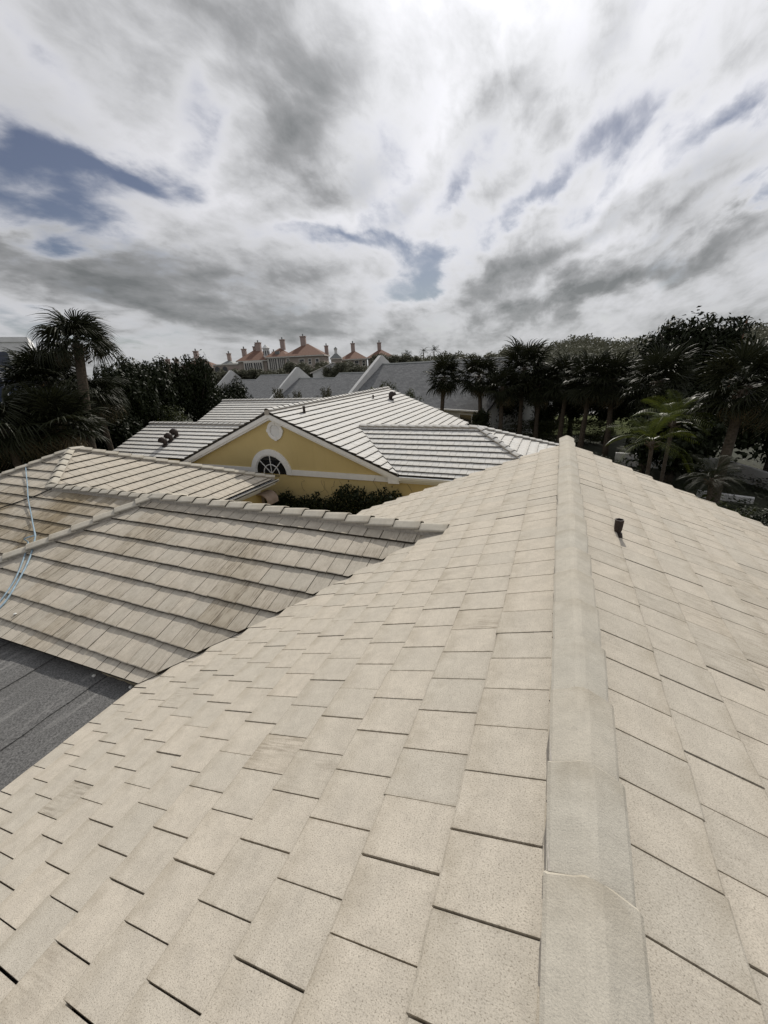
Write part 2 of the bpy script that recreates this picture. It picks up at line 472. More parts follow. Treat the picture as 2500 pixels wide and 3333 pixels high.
M['ground'] = ground_material()
M['lawn'] = simple('mown_grass', (0.055, 0.066, 0.02), 0.95, 0.1, 4, 0.3)


# ------------------------------------------------------------------ mesh helpers
def mesh_of(name, V, F, mats, fm=None, smooth=False, uv=None, uv2=None):
    me = bpy.data.meshes.new(name)
    me.from_pydata([tuple(v) for v in V], [], [tuple(f) for f in F])
    for mt in (mats if isinstance(mats, (list, tuple)) else [mats]):
        me.materials.append(mt)
    if fm is not None:
        me.polygons.foreach_set('material_index', np.asarray(fm, dtype=np.int32))
    if smooth:
        me.polygons.foreach_set('use_smooth', np.ones(len(F), dtype=bool))
    if uv is not None:
        l = me.uv_layers.new(name='UVMap')
        l.data.foreach_set('uv', np.asarray(uv, dtype=np.float32).ravel())
    if uv2 is not None:
        l = me.uv_layers.new(name='Local')
        l.data.foreach_set('uv', np.asarray(uv2, dtype=np.float32).ravel())
    me.update()
    return me


def link(name, data, parent=None, matrix=None, loc=None, rotz=None):
    o = bpy.data.objects.new(name, data)
    COL.objects.link(o)
    if parent is not None: o.parent = parent
    if matrix is not None: o.matrix_local = matrix
    if loc is not None: o.location = loc
    if rotz is not None: o.rotation_euler = (0, 0, rotz)
    return o


def tag(o, label=None, cat=None, group=None, kind=None):
    if label: o['label'] = label
    if cat: o['category'] = cat
    if group: o['group'] = group
    if kind: o['kind'] = kind
    return o


def empty(name, loc, label, cat, group=None, rotz=0.0):
    o = link(name, None, loc=loc, rotz=rotz)
    o.empty_display_size = 0.3
    return tag(o, label, cat, group)


class MB:
    """collects polygons into one mesh"""
    def __init__(self): self.V, self.F, self.m = [], [], []
    def add(self, V, F, mi=0):
        b = len(self.V)
        self.V += [tuple(v) for v in V]
        self.F += [tuple(i + b for i in f) for f in F]
        self.m += [mi] * len(F)
        return self
    def box(self, x0, x1, y0, y1, z0, z1, mi=0):
        return self.add([(x0, y0, z0), (x1, y0, z0), (x1, y1, z0), (x0, y1, z0), (x0, y0, z1), (x1, y0, z1), (x1, y1, z1), (x0, y1, z1)],
                        [(0, 3, 2, 1), (4, 5, 6, 7), (0, 1, 5, 4), (1, 2, 6, 5), (2, 3, 7, 6), (3, 0, 4, 7)], mi)
    def prism(self, poly, d, mi=0):
        """poly: list of 3D points (planar); d: extrusion vector"""
        n = len(poly); d = Vector(d)
        a = [Vector(p) for p in poly]; b = [p + d for p in a]
        nrm = Vector((0, 0, 0))
        for i in range(n):
            nrm += a[i].cross(a[(i + 1) % n])
        if nrm.dot(d) > 0:
            a, b = b, a
        F = [tuple(range(n)), tuple(range(2 * n - 1, n - 1, -1))]
        F += [(i, n + i, n + (i + 1) % n, (i + 1) % n) for i in range(n)]
        F = [F[0], F[1]] + [tuple(reversed(f)) for f in F[2:]]
        return self.add(a + b, F, mi)
    def tube(self, pts, rad, n=8, mi=0, cap=True):
        pts = [Vector(p) for p in pts]
        rad = rad if isinstance(rad, (list, tuple)) else [rad] * len(pts)
        V, F = [], []
        t = (pts[1] - pts[0]).normalized()
        ref = Vector((1, 0, 0)) if abs(t.x) < 0.8 else Vector((0, 1, 0))
        a = t.cross(ref).normalized()
        for i, p in enumerate(pts):
            t = (pts[min(i + 1, len(pts) - 1)] - pts[max(i - 1, 0)]).normalized()
            a = (a - t * a.dot(t)).normalized(); b = t.cross(a)
            for k in range(n):
                an = 2 * math.pi * k / n
                V.append(p + (a * math.cos(an) + b * math.sin(an)) * rad[i])
        for i in range(len(pts) - 1):
            for k in range(n):
                F.append((i * n + k, i * n + (k + 1) % n, (i + 1) * n + (k + 1) % n, (i + 1) * n + k))
        if cap:
            F.append(tuple(range(n - 1, -1, -1))); F.append(tuple((len(pts) - 1) * n + k for k in range(n)))
        return self.add(V, F, mi)
    def mesh(self, name, mats, smooth=False):
        return mesh_of(name, self.V, self.F, mats, self.m, smooth)
    def obj(self, name, mats, parent=None, smooth=False, **k):
        return link(name, self.mesh(name, mats, smooth), parent, **k)


# ------------------------------------------------------------------ ground, roads
g = MB().add([(-1500, -400, 0), (1500, -400, 0), (1500, 2200, 0), (-1500, 2200, 0)], [(0, 1, 2, 3)])
tag(g.obj('ground', M['ground']), kind='structure')
g = MB().box(-16, 60, 51.5, 57.5, -0.2, 0.02)
tag(g.obj('road', M['road']), kind='structure')
g = MB().add([(-4, 38, 0.012), (40, 38, 0.012), (40, 51.3, 0.012), (-4, 51.3, 0.012)], [(0, 1, 2, 3)])
tag(g.obj('lawn', M['lawn']), kind='structure')

# ------------------------------------------------------------------ tiled roofs
ALPHA = R(22.4)
CA, SA, TA = math.cos(ALPHA), math.sin(ALPHA), math.tan(ALPHA)
EXPO, TW, TH = 0.343, 0.24, 0.035
GAP = 0.0035


def full_tile(variant, TH=TH):
    r = random.Random(100 + variant)
    xs = [-TW / 2 + GAP + (TW - 2 * GAP) * i / 4 for i in range(5)]
    tilt = TH / EXPO
    top = lambda s: TH * 0.5 + s * tilt                    # s <= 0 upslope of the butt
    hs = -(EXPO + 0.035)
    rows = []
    jit = [r.uniform(-0.003, 0.003) for _ in xs]
    rows.append([(x, -hs, top(hs)) for x in xs])
    rows.append([(x, 0.010 + j, top(-0.010) + r.uniform(-0.0006, 0.0006)) for x, j in zip(xs, jit)])
    rows.append([(x, 0.0 + j, top(0) - 0.005) for x, j in zip(xs, jit)])
    rows.append([(x, 0.003 + j, top(0) - TH) for x, j in zip(xs, jit)])
    V = [p for row in rows for p in row]
    n = 5
    F, fm = [], []
    for k in range(3):
        for i in range(4):
            F.append((k * n + i, (k + 1) * n + i, (k + 1) * n + i + 1, k * n + i + 1)); fm.append(1 if k == 2 else 0)
    b = len(V)
    V += [(xs[0], -hs, top(hs) - TH), (xs[4], -hs, top(hs) - TH)]
    F.append((0, b, 15, 10, 5)); fm.append(0)
    F.append((4, 9, 14, 19, b + 1)); fm.append(0)
    return V, F, fm


FULL = {t_: [full_tile(v, t_) for v in range(6)] for t_ in (0.035, 0.046)}


def clip_poly(poly, clip):
    """Sutherland-Hodgman, clip convex and counter-clockwise"""
    out = poly
    n = len(clip)
    for i in range(n):
        a, b = clip[i], clip[(i + 1) % n]
        ex, ey = b[0] - a[0], b[1] - a[1]
        side = lambda p: ex * (p[1] - a[1]) - ey * (p[0] - a[0])
        inp, out = out, []
        for j in range(len(inp)):
            p, q = inp[j], inp[(j + 1) % len(inp)]
            sp, sq = side(p), side(q)
            if sp >= -1e-9: out.append(p)
            if (sp > 1e-9 and sq < -1e-9) or (sp < -1e-9 and sq > 1e-9):
                t = sp / (sp - sq)
                out.append((p[0] + t * (q[0] - p[0]), p[1] + t * (q[1] - p[1])))
        if len(out) < 3: return []
    return out


class Roof:
    def __init__(self, root, tilemat, capmat, th=0.035):
        self.th = th
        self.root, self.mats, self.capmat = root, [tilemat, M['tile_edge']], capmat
        self.tiles, self.decks, self.caps = [], [], []
        self.bed = MB()
        self.capmesh = None

    def plane(self, ref, dn, poly, s0=0.3, phase=0.0, stag=0.5, stain=(0.0, 0.15), deck=True, jitter=1.0):
        """ref: point on the ridge line (camera-height coordinates); dn: horizontal down-slope unit vector; poly: xy corners"""
        TH = self.th
        ref = Vector((ref[0], ref[1], ref[2] + ZG))
        dn = Vector((dn[0], dn[1], 0)).normalized()
        up = (-dn * CA + Vector((0, 0, SA)))
        nrm = (dn * SA + Vector((0, 0, CA)))
        cd = up.cross(nrm)                                    # along the course
        def to2(p):
            d = Vector((p[0] - ref.x, p[1] - ref.y, 0))
            return (d.dot(cd), -d.dot(dn) / CA)               # (c, upslope)
        P = [to2(p) for p in poly]
        area = sum(P[i][0] * P[(i + 1) % len(P)][1] - P[(i + 1) % len(P)][0] * P[i][1] for i in range(len(P)))
        if area < 0: P.reverse()
        c0, c1 = min(p[0] for p in P), max(p[0] for p in P)
        smin, smax = -max(p[1] for p in P), -min(p[1] for p in P)
        k0 = math.floor((smin - s0) / EXPO); k1 = math.ceil((smax - s0) / EXPO) + 1
        tilt = TH / EXPO
        for k in range(k0, k1 + 1):
            s = s0 + k * EXPO
            if s - EXPO > smax: break
            ph = phase + k * stag * TW
            i0 = math.floor((c0 - ph) / TW) - 1; i1 = math.ceil((c1 - ph) / TW) + 1
            wob = rng.normal(0, 0.002)
            for i in range(i0, i1):
                cm = ph + (i + 0.5) * TW + rng.normal(0, 0.0012) * jitter
                sj = s + (rng.normal(0, 0.0025) + wob) * jitter
                rect = [(cm - TW / 2 + GAP, -sj), (cm + TW / 2 - GAP, -sj), (cm + TW / 2 - GAP, -sj + EXPO + 0.035), (cm - TW / 2 + GAP, -sj + EXPO + 0.035)]
                vis = [(cm - TW / 2 + GAP, -sj), (cm + TW / 2 - GAP, -sj), (cm + TW / 2 - GAP, -sj + EXPO), (cm - TW / 2 + GAP, -sj + EXPO)]
                q = clip_poly(rect, P)
                if not q: continue
                qa = abs(sum(q[a][0] * q[(a + 1) % len(q)][1] - q[(a + 1) % len(q)][0] * q[a][1] for a in range(len(q)))) / 2
                if qa < 0.0012: continue
                lift = rng.normal(0, 0.0012) * jitter
                tw = rng.normal(0, 0.006) * jitter
                o = ref + cd * cm - up * sj + nrm * lift
                x = (cd + nrm * tw).normalized(); z = (nrm - cd * tw).normalized(); y = z.cross(x)
                mt = Matrix(((x.x, y.x, z.x, o.x), (x.y, y.y, z.y, o.y), (x.z, y.z, z.z, o.z), (0, 0, 0, 1)))
                full = qa > 0.999 * (TW - 2 * GAP) * (EXPO + 0.035)
                if full:
                    geo = FULL[TH][rng.integers(6)]
                else:
                    loc = [(a - cm, b + sj) for a, b in q]
                    T = [(a, b, TH * 0.5 - b * tilt) for a, b in loc]
                    n = len(T)
                    V = T + [(a, b, h - TH) for a, b, h in T]
                    F = [tuple(range(n))] + [(i2, n + i2, n + (i2 + 1) % n, (i2 + 1) % n) for i2 in range(n)]
                    geo = (V, F, [0] + [1] * n)
                cen = o + up * (EXPO / 2) + nrm * 0.005
                st = stain(cen, rng) if callable(stain) else rng.uniform(*stain)
                self.tiles.append(dict(geo=geo, M=mt, tint=float(rng.random()), stain=float(st), cen=cen, n=nrm, area=qa, full=full))
        if deck:
            h = nrm * (-TH * 1.5 - 0.006)
            self.decks.append([ref + cd * p[0] + up * p[1] + h for p in P])

    def cap_line(self, p0, p1, mat=None, lift=0.03, seed=0, n_up=None, width=1.0, bed=0.105):
        """caps from p0 (exposed butt end) to p1"""
        a = Vector((p0[0], p0[1], p0[2] + ZG)); b = Vector((p1[0], p1[1], p1[2] + ZG))
        y = (b - a); Ln = y.length; y.normalize()
        z = Vector((0, 0, 1)); z = (z - y * z.dot(y)).normalized()
        x = y.cross(z)
        n = max(1, int(round(Ln / 0.36))); step = Ln / n
        r = random.Random(seed + 5)
        for i in range(n):
            o = a + y * (i * step) + z * (lift + r.uniform(-0.003, 0.003)) + x * r.uniform(-0.004, 0.004)
            tw = r.uniform(-0.012, 0.012)
            y2 = (y + x * tw).normalized(); x2 = y2.cross(z).normalized(); z2 = x2.cross(y2)
            mt = Matrix(((x2.x * width, y2.x, z2.x, o.x), (x2.y * width, y2.y, z2.y, o.y), (x2.z * width, y2.z, z2.z, o.z), (0, 0, 0, 1)))
            self.caps.append(mt)
        # cement bed under the caps, slightly ragged
        m_ = max(2, int(Ln / 0.09))
        V, F = [], []
        for i in range(m_ + 1):
            o = a + y * (Ln * i / m_)
            wl, wr = bed + r.uniform(-0.006, 0.006), bed + r.uniform(-0.006, 0.006)
            wl *= width; wr *= width
            V += [o - x * wl + z * (-0.14), o - x * (wl - 0.006) + z * (lift + 0.006), o + x * (wr - 0.006) + z * (lift + 0.006), o + x * wr + z * (-0.14)]
        for i in range(m_):
            q = i * 4
            F += [(q, q + 1, q + 5, q + 4), (q + 1, q + 2, q + 6, q + 5), (q + 2, q + 3, q + 7, q + 6)]
        F += [(0, 3, 2, 1), tuple(m_ * 4 + k for k in (0, 1, 2, 3))]
        self.bed.add(V, F)

    def finish(self, bvh, limit=300):
        # which tiles show largest
        for t in self.tiles:
            t['score'] = 0.0
            p = project(t['cen'])
            if p is None or not (-60 < p[0] < 2560 and -60 < p[1] < 3400): continue
            d = Vector((0, 0, ZG)) - t['cen']
            f = t['n'].dot(d) / d.length
            if f <= 0: continue
            hit = bvh.ray_cast(Vector((0, 0, ZG)), -d / d.length)
            if hit[0] is not None and hit[3] < d.length - 0.12: continue
            t['score'] = t['area'] * f / d.length_squared
        order = sorted(range(len(self.tiles)), key=lambda i: -self.tiles[i]['score'])
        single = set(i for i in order[:limit] if self.tiles[i]['score'] > 0)
        shared = {}
        JV, JF, JM, JT, JS, JU, JL = [], [], [], [], [], [], []
        for i, t in enumerate(self.tiles):
            V, F, fm = t['geo']
            if i in single:
                key = id(t['geo'])
                me = shared.get(key) if t['full'] else None
                if me is None:
                    uv = [(V[k][0], V[k][1]) for f in F for k in f]
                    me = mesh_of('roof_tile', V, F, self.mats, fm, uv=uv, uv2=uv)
                    if t['full']: shared[key] = me
                o = link('roof_tile', me, self.root)
                o.matrix_parent_inverse = self.root.matrix_world.inverted()
                o.matrix_basis = t['M']
                o['stain'] = t['stain']
            else:
                b = len(JV)
                mt = t['M']
                JV += [tuple(mt @ Vector(v)) for v in V]
                JF += [tuple(k + b for k in f) for f in F]
                JM += fm
                JT += [t['tint']] * len(F); JS += [t['stain']] * len(F)
                ox, oy = rng.random() * 40, rng.random() * 40
                JU += [(V[k][0] + ox, V[k][1] + oy) for f in F for k in f]
                JL += [(V[k][0], V[k][1]) for f in F for k in f]
        if JV:
            me = mesh_of('roof_tiles', JV, JF, self.mats, JM, uv=JU, uv2=JL)
            for nm, val in (('tint', JT), ('stain', JS)):
                at = me.attributes.new(nm, 'FLOAT', 'FACE'); at.data.foreach_set('value', np.asarray(val, dtype=np.float32))
            o = link('roof_tiles', me, self.root); o.matrix_parent_inverse = self.root.matrix_world.inverted()
            o['kind'] = 'stuff'
        d = MB()
        for p in self.decks: d.add(p, [tuple(range(len(p)))])
        o = d.obj('roof_deck', M['felt'], self.root); o.matrix_parent_inverse = self.root.matrix_world.inverted()
        o = self.bed.obj('mortar_bed', M['mortar'], self.root); o.matrix_parent_inverse = self.root.matrix_world.inverted()
        cm = cap_mesh(self.capmat)
        for mt in self.caps:
            o = link('ridge_cap', cm[random.randrange(len(cm))], self.root)
            o.matrix_parent_inverse = self.root.matrix_world.inverted(); o.matrix_basis = mt


_capcache = {}


def cap_mesh(mat):
    if mat.name in _capcache: return _capcache[mat.name]
    res = []
    for v in range(4):
        r = random.Random(v + 40)
        prof = [(-0.120, -0.014), (-0.122, 0.002), (-0.112, 0.012), (-0.050, 0.043), (-0.022, 0.055), (0.0, 0.059), (0.022, 0.055), (0.050, 0.043), (0.112, 0.012), (0.122, 0.002), (0.120, -0.014)]
        n = len(prof)
        V, F, fm = [], [], []
        st = [(0.0, 0.015, 0.985), (0.010, 0.023, 1.02), (0.20, 0.008, 0.985), (0.425, -0.014, 0.93)]
        for (yy, dz, sc) in st:
            for (x, z) in prof:
                V.append((x * sc + r.uniform(-.0012, .0012), yy + (r.uniform(-.005, .005) if yy < 0.05 else 0), z + dz + r.uniform(-.0008, .0008)))
        for k in range(3):
            for i in range(n - 1):
                F.append((k * n + i, k * n + i + 1, (k + 1) * n + i + 1, (k + 1) * n + i)); fm.append(0)
        F.append(tuple(range(n - 1, -1, -1))); fm.append(1)
        F.append(tuple(3 * n + i for i in range(n))); fm.append(0)
        # orient: outer faces must look outwards
        uv = []
        me = mesh_of('ridge_cap', V, F, [mat, M['tile_edge']], fm)
        bm = bmesh.new(); bm.from_mesh(me); bmesh.ops.recalc_face_normals(bm, faces=bm.faces); bm.to_mesh(me); bm.free()
        l = me.uv_layers.new(name='UVMap')
        co = np.zeros(len(me.vertices) * 3); me.vertices.foreach_get('co', co); co = co.reshape(-1, 3)
        li = np.zeros(len(me.loops), dtype=np.int32); me.loops.foreach_get('vertex_index', li)
        l.data.foreach_set('uv', (co[li][:, :2] + np.array([[v * 3.1, v * 1.7]])).astype(np.float32).ravel())
        l = me.uv_layers.new(name='Local')
        l.data.foreach_set('uv', (co[li][:, :2] * np.array([[.8, .75]])).astype(np.float32).ravel())
        res.append(me)
    _capcache[mat.name] = res
    return res


def bvh_of(roofs, extra=()):
    V, F = [], []
    for rf in roofs:
        for p in rf.decks:
            b = len(V); V += [tuple(v) for v in p]; F.append(tuple(range(b, b + len(p))))
    for p in extra:
        b = len(V); V += [tuple(v) for v in p]; F.append(tuple(range(b, b + len(p))))
    return BVHTree.FromPolygons(V, F)


# ---- near house
house = empty('house', (0, 0, 0), 'nearest house, beige tile roof with a long grey ridge and lower hipped wings', 'house')
RX, RZ = 0.215, -1.469                    # main ridge
YG = 7.72                                 # its far gable
near = Roof(house, M['tile'], M['tile_cap'])
VX, VY = -1.285, 4.63                      # where the wing ridge meets the main slope
VZ = RZ - TA * (RX - VX)
EX = -3.975                                # main west eave
dv = VX - EX
WL = -6.63                                # wing hip apex
WE = VY - 2.61                            # wing front eave
from mathutils import noise as mnoise


def patch(c, sc, lo, hi, off=0.0):
    v = mnoise.noise(Vector((c.x * sc + off, c.y * sc - off, 3.3 + off)))
    return max(0.0, min(1.0, (v - lo) / (hi - lo)))


main_stain = lambda c, r: r.uniform(0, 0.07) if r.random() > 0.04 else r.uniform(0.15, 0.35)
east_stain = lambda c, r: max(0, min(0.75, 0.06 + 0.30 * max(0, min(1, c.x - 0.9)) * max(0, min(1, (5.0 - c.y) / 3)) + 0.35 * patch(c, 0.9, 0.0, 0.5, 9.0) * min(1, max(0, c.x - .5)) + r.normal(0, 0.05)))
wing_stain = lambda c, r: 0.16 + 0.40 * patch(c, 1.15, 0.08, 0.5) + r.uniform(0, 0.1)
brown_stain = lambda c, r: max(0, min(1, (0.45 + 0.6 * patch(c, 0.8, -0.35, 0.4, 5.0) if c.z < ZG - 2.74 else 0.2) + r.normal(0, 0.08)))
cream_stain = lambda c, r: r.uniform(0, 0.10)
mr_ = (RX, 0, RZ)
Y0 = -3.2
ph_main = -0.23 + 0.004
near.plane(mr_, (-1, 0), [(RX - .06, Y0), (RX - .06, VY), (VX - .012, VY), (EX, WE + .01), (EX, Y0)], 0.464, ph_main, -0.44, main_stain)
near.plane(mr_, (-1, 0), [(RX - .06, VY), (RX - .06, YG), (EX, YG), (EX, VY + dv), (VX - .012, VY)], 0.464, ph_main, -0.44, main_stain)
near.plane(mr_, (1, 0), [(RX + .06, Y0), (RX + .06, YG), (4.6, YG), (4.6, Y0)], 0.464, 0.11, 0.42, east_stain)
near.cap_line((RX, YG + 0.02, RZ), (RX, Y0, RZ), seed=1, lift=0.034, bed=0.117)
# west wing
wr = (WL, VY, VZ)
near.plane(wr, (0, -1), [(WL, VY - .05), (VX - .02, VY - .05), (EX + .012, WE), (WL - 2.83, WE - .14)], 0.62 - EXPO, 0.05, 0.5, wing_stain)
near.plane(wr, (0, 1), [(WL, VY + .05), (VX - .03, VY + .05), (EX, VY + 2.91), (WL - 2.91, VY + 2.91)], 0.28, 0.02, 0.5, wing_stain)
near.plane(wr, (-1, 0), [(WL - .05, VY), (WL - 2.91, VY + 2.91), (WL - 2.91, VY - 2.91)], 0.28, 0.02, 0.5, wing_stain)
near.cap_line((VX + .50, VY, VZ), (WL - .02, VY, VZ), seed=2, lift=0.03)
near.cap_line((WL - 2.91, VY - 2.91, VZ - 2.91 * TA), (WL + .05, VY + .05, VZ + .01), seed=3, lift=0.03)
near.cap_line((WL - 2.91, VY + 2.91, VZ - 2.91 * TA), (WL, VY, VZ), seed=4, lift=0.02)
# linked low block further left (peak and short ridge)
HX, HY, HZ = -12.25, 5.82, -2.65
PX, PY, PZ = -13.70, 7.27, HZ + 1.45 * TA
P2Y = 7.55
BE = -9.47                                # east eave
d_e = BE - PX
NY = 11.45
ZE = PZ - d_e * TA
d_s = (HZ - ZE) / TA
SY = HY - d_s
near.plane((HX, HY, HZ), (0, -1), [(PX, PY), (HX, HY), (HX, SY), (PX - d_e, SY)], 0.45 - EXPO, 0.07, 0.5, brown_stain)
near.plane((HX, HY, HZ), (0, -1), [(HX, HY - .04), (-8.08, HY - .04), (SY - 13.9, SY), (HX, SY)], 0.45 - EXPO, 0.07, 0.5, brown_stain)
near.plane((PX, PY, PZ), (1, 0), [(PX, PY), (HX + .02, HY), (BE, HY + (BE - HX) + .0), (BE, NY), (PX, P2Y)], 0.69 - EXPO, 0.1, 0.5, cream_stain)
near.plane((HX, HY, HZ), (0, 1), [(HX, HY), (-8.08, HY), (-8.08, HY + 2.78), (BE, HY + 2.78)], 0.3, 0.1, 0.5, cream_stain)
near.plane((PX, P2Y, PZ), (0, 1), [(PX, P2Y), (BE, P2Y + d_e), (PX - d_e, P2Y + d_e)], 0.3, 0.1, 0.5, cream_stain)
near.plane((PX, PY, PZ), (-1, 0), [(PX, PY), (PX, P2Y), (PX - d_e, P2Y + d_e), (PX - d_e, PY - d_e)], 0.3, 0.1, 0.5, cream_stain)
near.cap_line((-8.0, HY, HZ), (HX, HY - .02, HZ), seed=5, lift=0.03)
near.cap_line((HX - .03, HY + .03, HZ + .01), (PX + .02, PY + .02, PZ), seed=6, lift=0.03)
near.cap_line((BE, NY, ZE), (PX, P2Y, PZ), seed=7, lift=0.03)
near.cap_line((PX, PY, PZ), (PX, P2Y, PZ), seed=8, lift=0.035)
near.cap_line((PX - d_e, PY - d_e, ZE), (PX, PY, PZ), seed=9, lift=0.03)
near.cap_line((PX - d_e, P2Y + d_e, ZE), (PX, P2Y, PZ), seed=10, lift=0.02)

# walls, eaves and flat roof of the near house
w = MB()
Z = lambda z: z + ZG
w.prism([(EX + .35, -3.0, 0), (4.2, -3.0, 0), (4.2, YG - .15, 0), (EX + .35, YG - .15, 0)], (0, 0, Z(-3.42)))
w.prism([(EX + .35, YG - .33, Z(-3.42)), (4.2, YG - .33, Z(-3.42)), (RX, YG - .33, Z(RZ) - .24)], (0, .18, 0))
w.prism([(WL - 2.5, WE + .3, 0), (EX + .34, WE + .3, 0), (EX + .34, VY + 2.5, 0), (WL - 2.5, VY + 2.5, 0)], (0, 0, Z(-3.42)))
w.prism([(PX - d_e + .4, SY + .4, 0), (BE - .42, SY + .4, 0), (BE - .42, NY - .4, 0), (PX - d_e + .4, NY - .4, 0)], (0, 0, Z(ZE) - .28))
w.obj('wall', M['yellow'], house)
f = MB()
fz = Z(ZE)
f.box(BE - .40, BE - .02, SY, NY - .03, fz - .24, fz - .205)            # soffit
f.box(BE - .03, BE - .002, SY, NY, fz - .24, fz - .07)                 # fascia
f.box(BE - .42, BE - .38, SY + .42, NY - .42, fz - .46, fz - .242)     # frieze board
f.box(PX - d_e, BE - .03, NY - .028, NY, fz - .24, fz - .07)
f.box(EX + .0, EX + .03, Y0, YG, Z(-3.2) - .23, Z(-3.2) - .07)
f.prism([(EX, YG - .002, Z(-3.22) - .09), (RX, YG - .002, Z(RZ) - .085), (4.6, YG - .002, Z(-3.28) - .085), (4.6, YG - .002, Z(-3.28) - .26), (RX, YG - .002, Z(RZ) - .27), (EX, YG - .002, Z(-3.22) - .27)], (0, .03, 0))
f.obj('fascia', M['white'], house)
gm = MB()
# white gutter with black lining along the courtyard eave
gm.prism([(BE, 8.3, fz - .17), (BE + .10, 8.3, fz - .15), (BE + .13, 8.3, fz - .05), (BE + .118, 8.3, fz - .05), (BE + .09, 8.3, fz - .135), (BE, 8.3, fz - .15)], (0, NY - 8.3 + .10, 0))
gm.obj('gutter', M['white'], house)
gm = MB().box(BE + .001, BE + .116, 8.3, NY + .07, fz - .128, fz - .068)
gm.obj('gutter_lining', M['drip'], house)

fr = MB()
V, F = [], []
nx, ny = 30, 26
x0, x1, y0, y1 = EX + .10, -9.6, -3.2, WE + .13
for j in range(ny + 1):
    for i in range(nx + 1):
        x = x0 + (x1 - x0) * i / nx; y = y0 + (y1 - y0) * j / ny
        z = Z(-3.31) - 0.01 * (EX - x) + 0.006 * math.sin(x * 5.1 + y * 2.0) * math.sin(y * 3.3)
        V.append((x, y, z))
for j in range(ny):
    for i in range(nx):
        a = j * (nx + 1) + i
        F.append((a + 1, a, a + nx + 1, a + nx + 2))
fr.add(V, F)
fr.obj('flat_roof', M['bitumen'], house, smooth=True)
# lapped sheet joints of the flat roof
for i, xs in enumerate((-4.62, -5.62, -6.62, -7.62)):
    s = MB()
    n = 24
    V = []
    for j in range(n + 1):
        y = -3.2 + (WE + .10 + 3.2) * j / n
        jx = xs + random.uniform(-.008, .008)
        z = Z(-3.31) - 0.01 * (EX - jx) + 0.010
        V += [(jx - .5, y, z - .002), (jx, y, z + .006), (jx + .004, y, z - .012)]
    F = []
    for j in range(n):
        F += [(j * 3, j * 3 + 1, j * 3 + 4, j * 3 + 3), (j * 3 + 1, j * 3 + 2, j * 3 + 5, j * 3 + 4)]
    s.add(V, F)
    s.obj('lap_seam', M['bitumen'], house)
# stained mortar under the wing eave
s = MB(); r = random.Random(3)
n = 60
V = []
for j in range(n + 1):
    x = EX + .02 + (WL - 2.9 - EX) * j / n
    V += [(x, WE + .06 + r.uniform(-.01, .01), Z(-3.34)), (x, WE + .035 + r.uniform(-.012, .012), Z(-3.215) + r.uniform(-.01, .006))]
F = [(j * 2, j * 2 + 1, j * 2 + 3, j * 2 + 2) for j in range(n)]
s.add(V, F); s.obj('eave_mortar', simple('stained_mortar', (0.27, 0.23, 0.16), 0.95, 0.1, 6, 0.7, 0.5), house)

# hexagonal rusty vent pipe on the east slope
vp = MB()
pz = Z(RZ - TA * (0.655 - RX))
pts = []
V, F = [], []
n = 6
for (zz, rad) in ((-.06, .032), (.02, .030), (.045, .038), (.145, .043), (.145, .034), (.08, .031)):
    for k in range(n):
        a = 2 * math.pi * (k + .5) / n
        V.append((0.655 + rad * math.cos(a), 4.08 + rad * math.sin(a), pz + zz))
for i in range(5):
    for k in range(n):
        F.append((i * n + k, i * n + (k + 1) % n, (i + 1) * n + (k + 1) % n, (i + 1) * n + k))
F.append(tuple(5 * n + k for k in range(n)))
vp.add(V, F); vp.obj('vent_pipe', M['pipe'], house)
fl = MB().tube([(0.655, 4.08, pz - .05), (0.655, 4.08, pz + .012)], [.055, .04], 12)
fl.obj('pipe_flashing', M['pipe'], house)

# ---- yellow house across the courtyard
yh = empty('yellow_house', (-10.35, 19, 0), 'yellow stucco house with white tile roof, round gable vent and half-round window, beyond the courtyard', 'house')
far = Roof(yh, M['tile_white'], M['tile_white'], 0.046)
YX, YZ = -10.36, -1.5
GY0, GY1 = 12.66, 25.1
EZ = -3.72
hw = (YZ - EZ) / TA
wz, wy = -2.5, 15.62                       # east wing
dW = (wz - EZ) / TA
wx0 = YX + (YZ - wz) / TA
wst = lambda c, r: r.uniform(0, 0.05)
yr = (YX, 0, YZ)
far.plane(yr, (1, 0), [(YX + .05, GY0), (YX + .05, wy), (wx0, wy), (YX + hw, wy - dW)], 0.635 - EXPO, 0.02, 0.5, wst)
far.plane(yr, (1, 0), [(YX + .05, wy), (YX + .05, GY1), (YX + hw, GY1), (YX + hw, wy + dW), (wx0, wy)], 0.635 - EXPO, 0.02, 0.5, wst)
far.plane(yr, (-1, 0), [(YX - .05, GY0), (YX - .05, GY1), (YX - hw, GY1), (YX - hw, GY0)], 0.3, 0.02, 0.5, wst)
far.cap_line((YX, GY0 - .02, YZ), (YX, GY1, YZ), seed=11)
# east wing, hipped
wr2 = -2.72
far.plane((wx0, wy, wz), (0, -1), [(wx0 + .03, wy - .04), (wr2, wy - .04), (wr2 + dW, wy - dW), (YX + hw + .03, wy - dW)], 0.588 - EXPO, 0.06, 0.5, wst)
far.plane((wx0, wy, wz), (0, 1), [(wx0 + .03, wy + .04), (wr2, wy + .04), (wr2 + dW, wy + dW), (YX + hw + .03, wy + dW)], 0.3, 0.06, 0.5, wst)
far.plane((wr2, wy, wz), (1, 0), [(wr2 + .04, wy), (wr2 + dW, wy - dW), (wr2 + dW, wy + dW)], 0.3, 0.06, 0.5, wst)
far.cap_line((wx0 + .1, wy, wz), (wr2, wy, wz), seed=12)
far.cap_line((wr2 + dW, wy - dW, EZ), (wr2, wy, wz), seed=13)
far.cap_line((wr2 + dW, wy + dW, EZ), (wr2, wy, wz), seed=14)
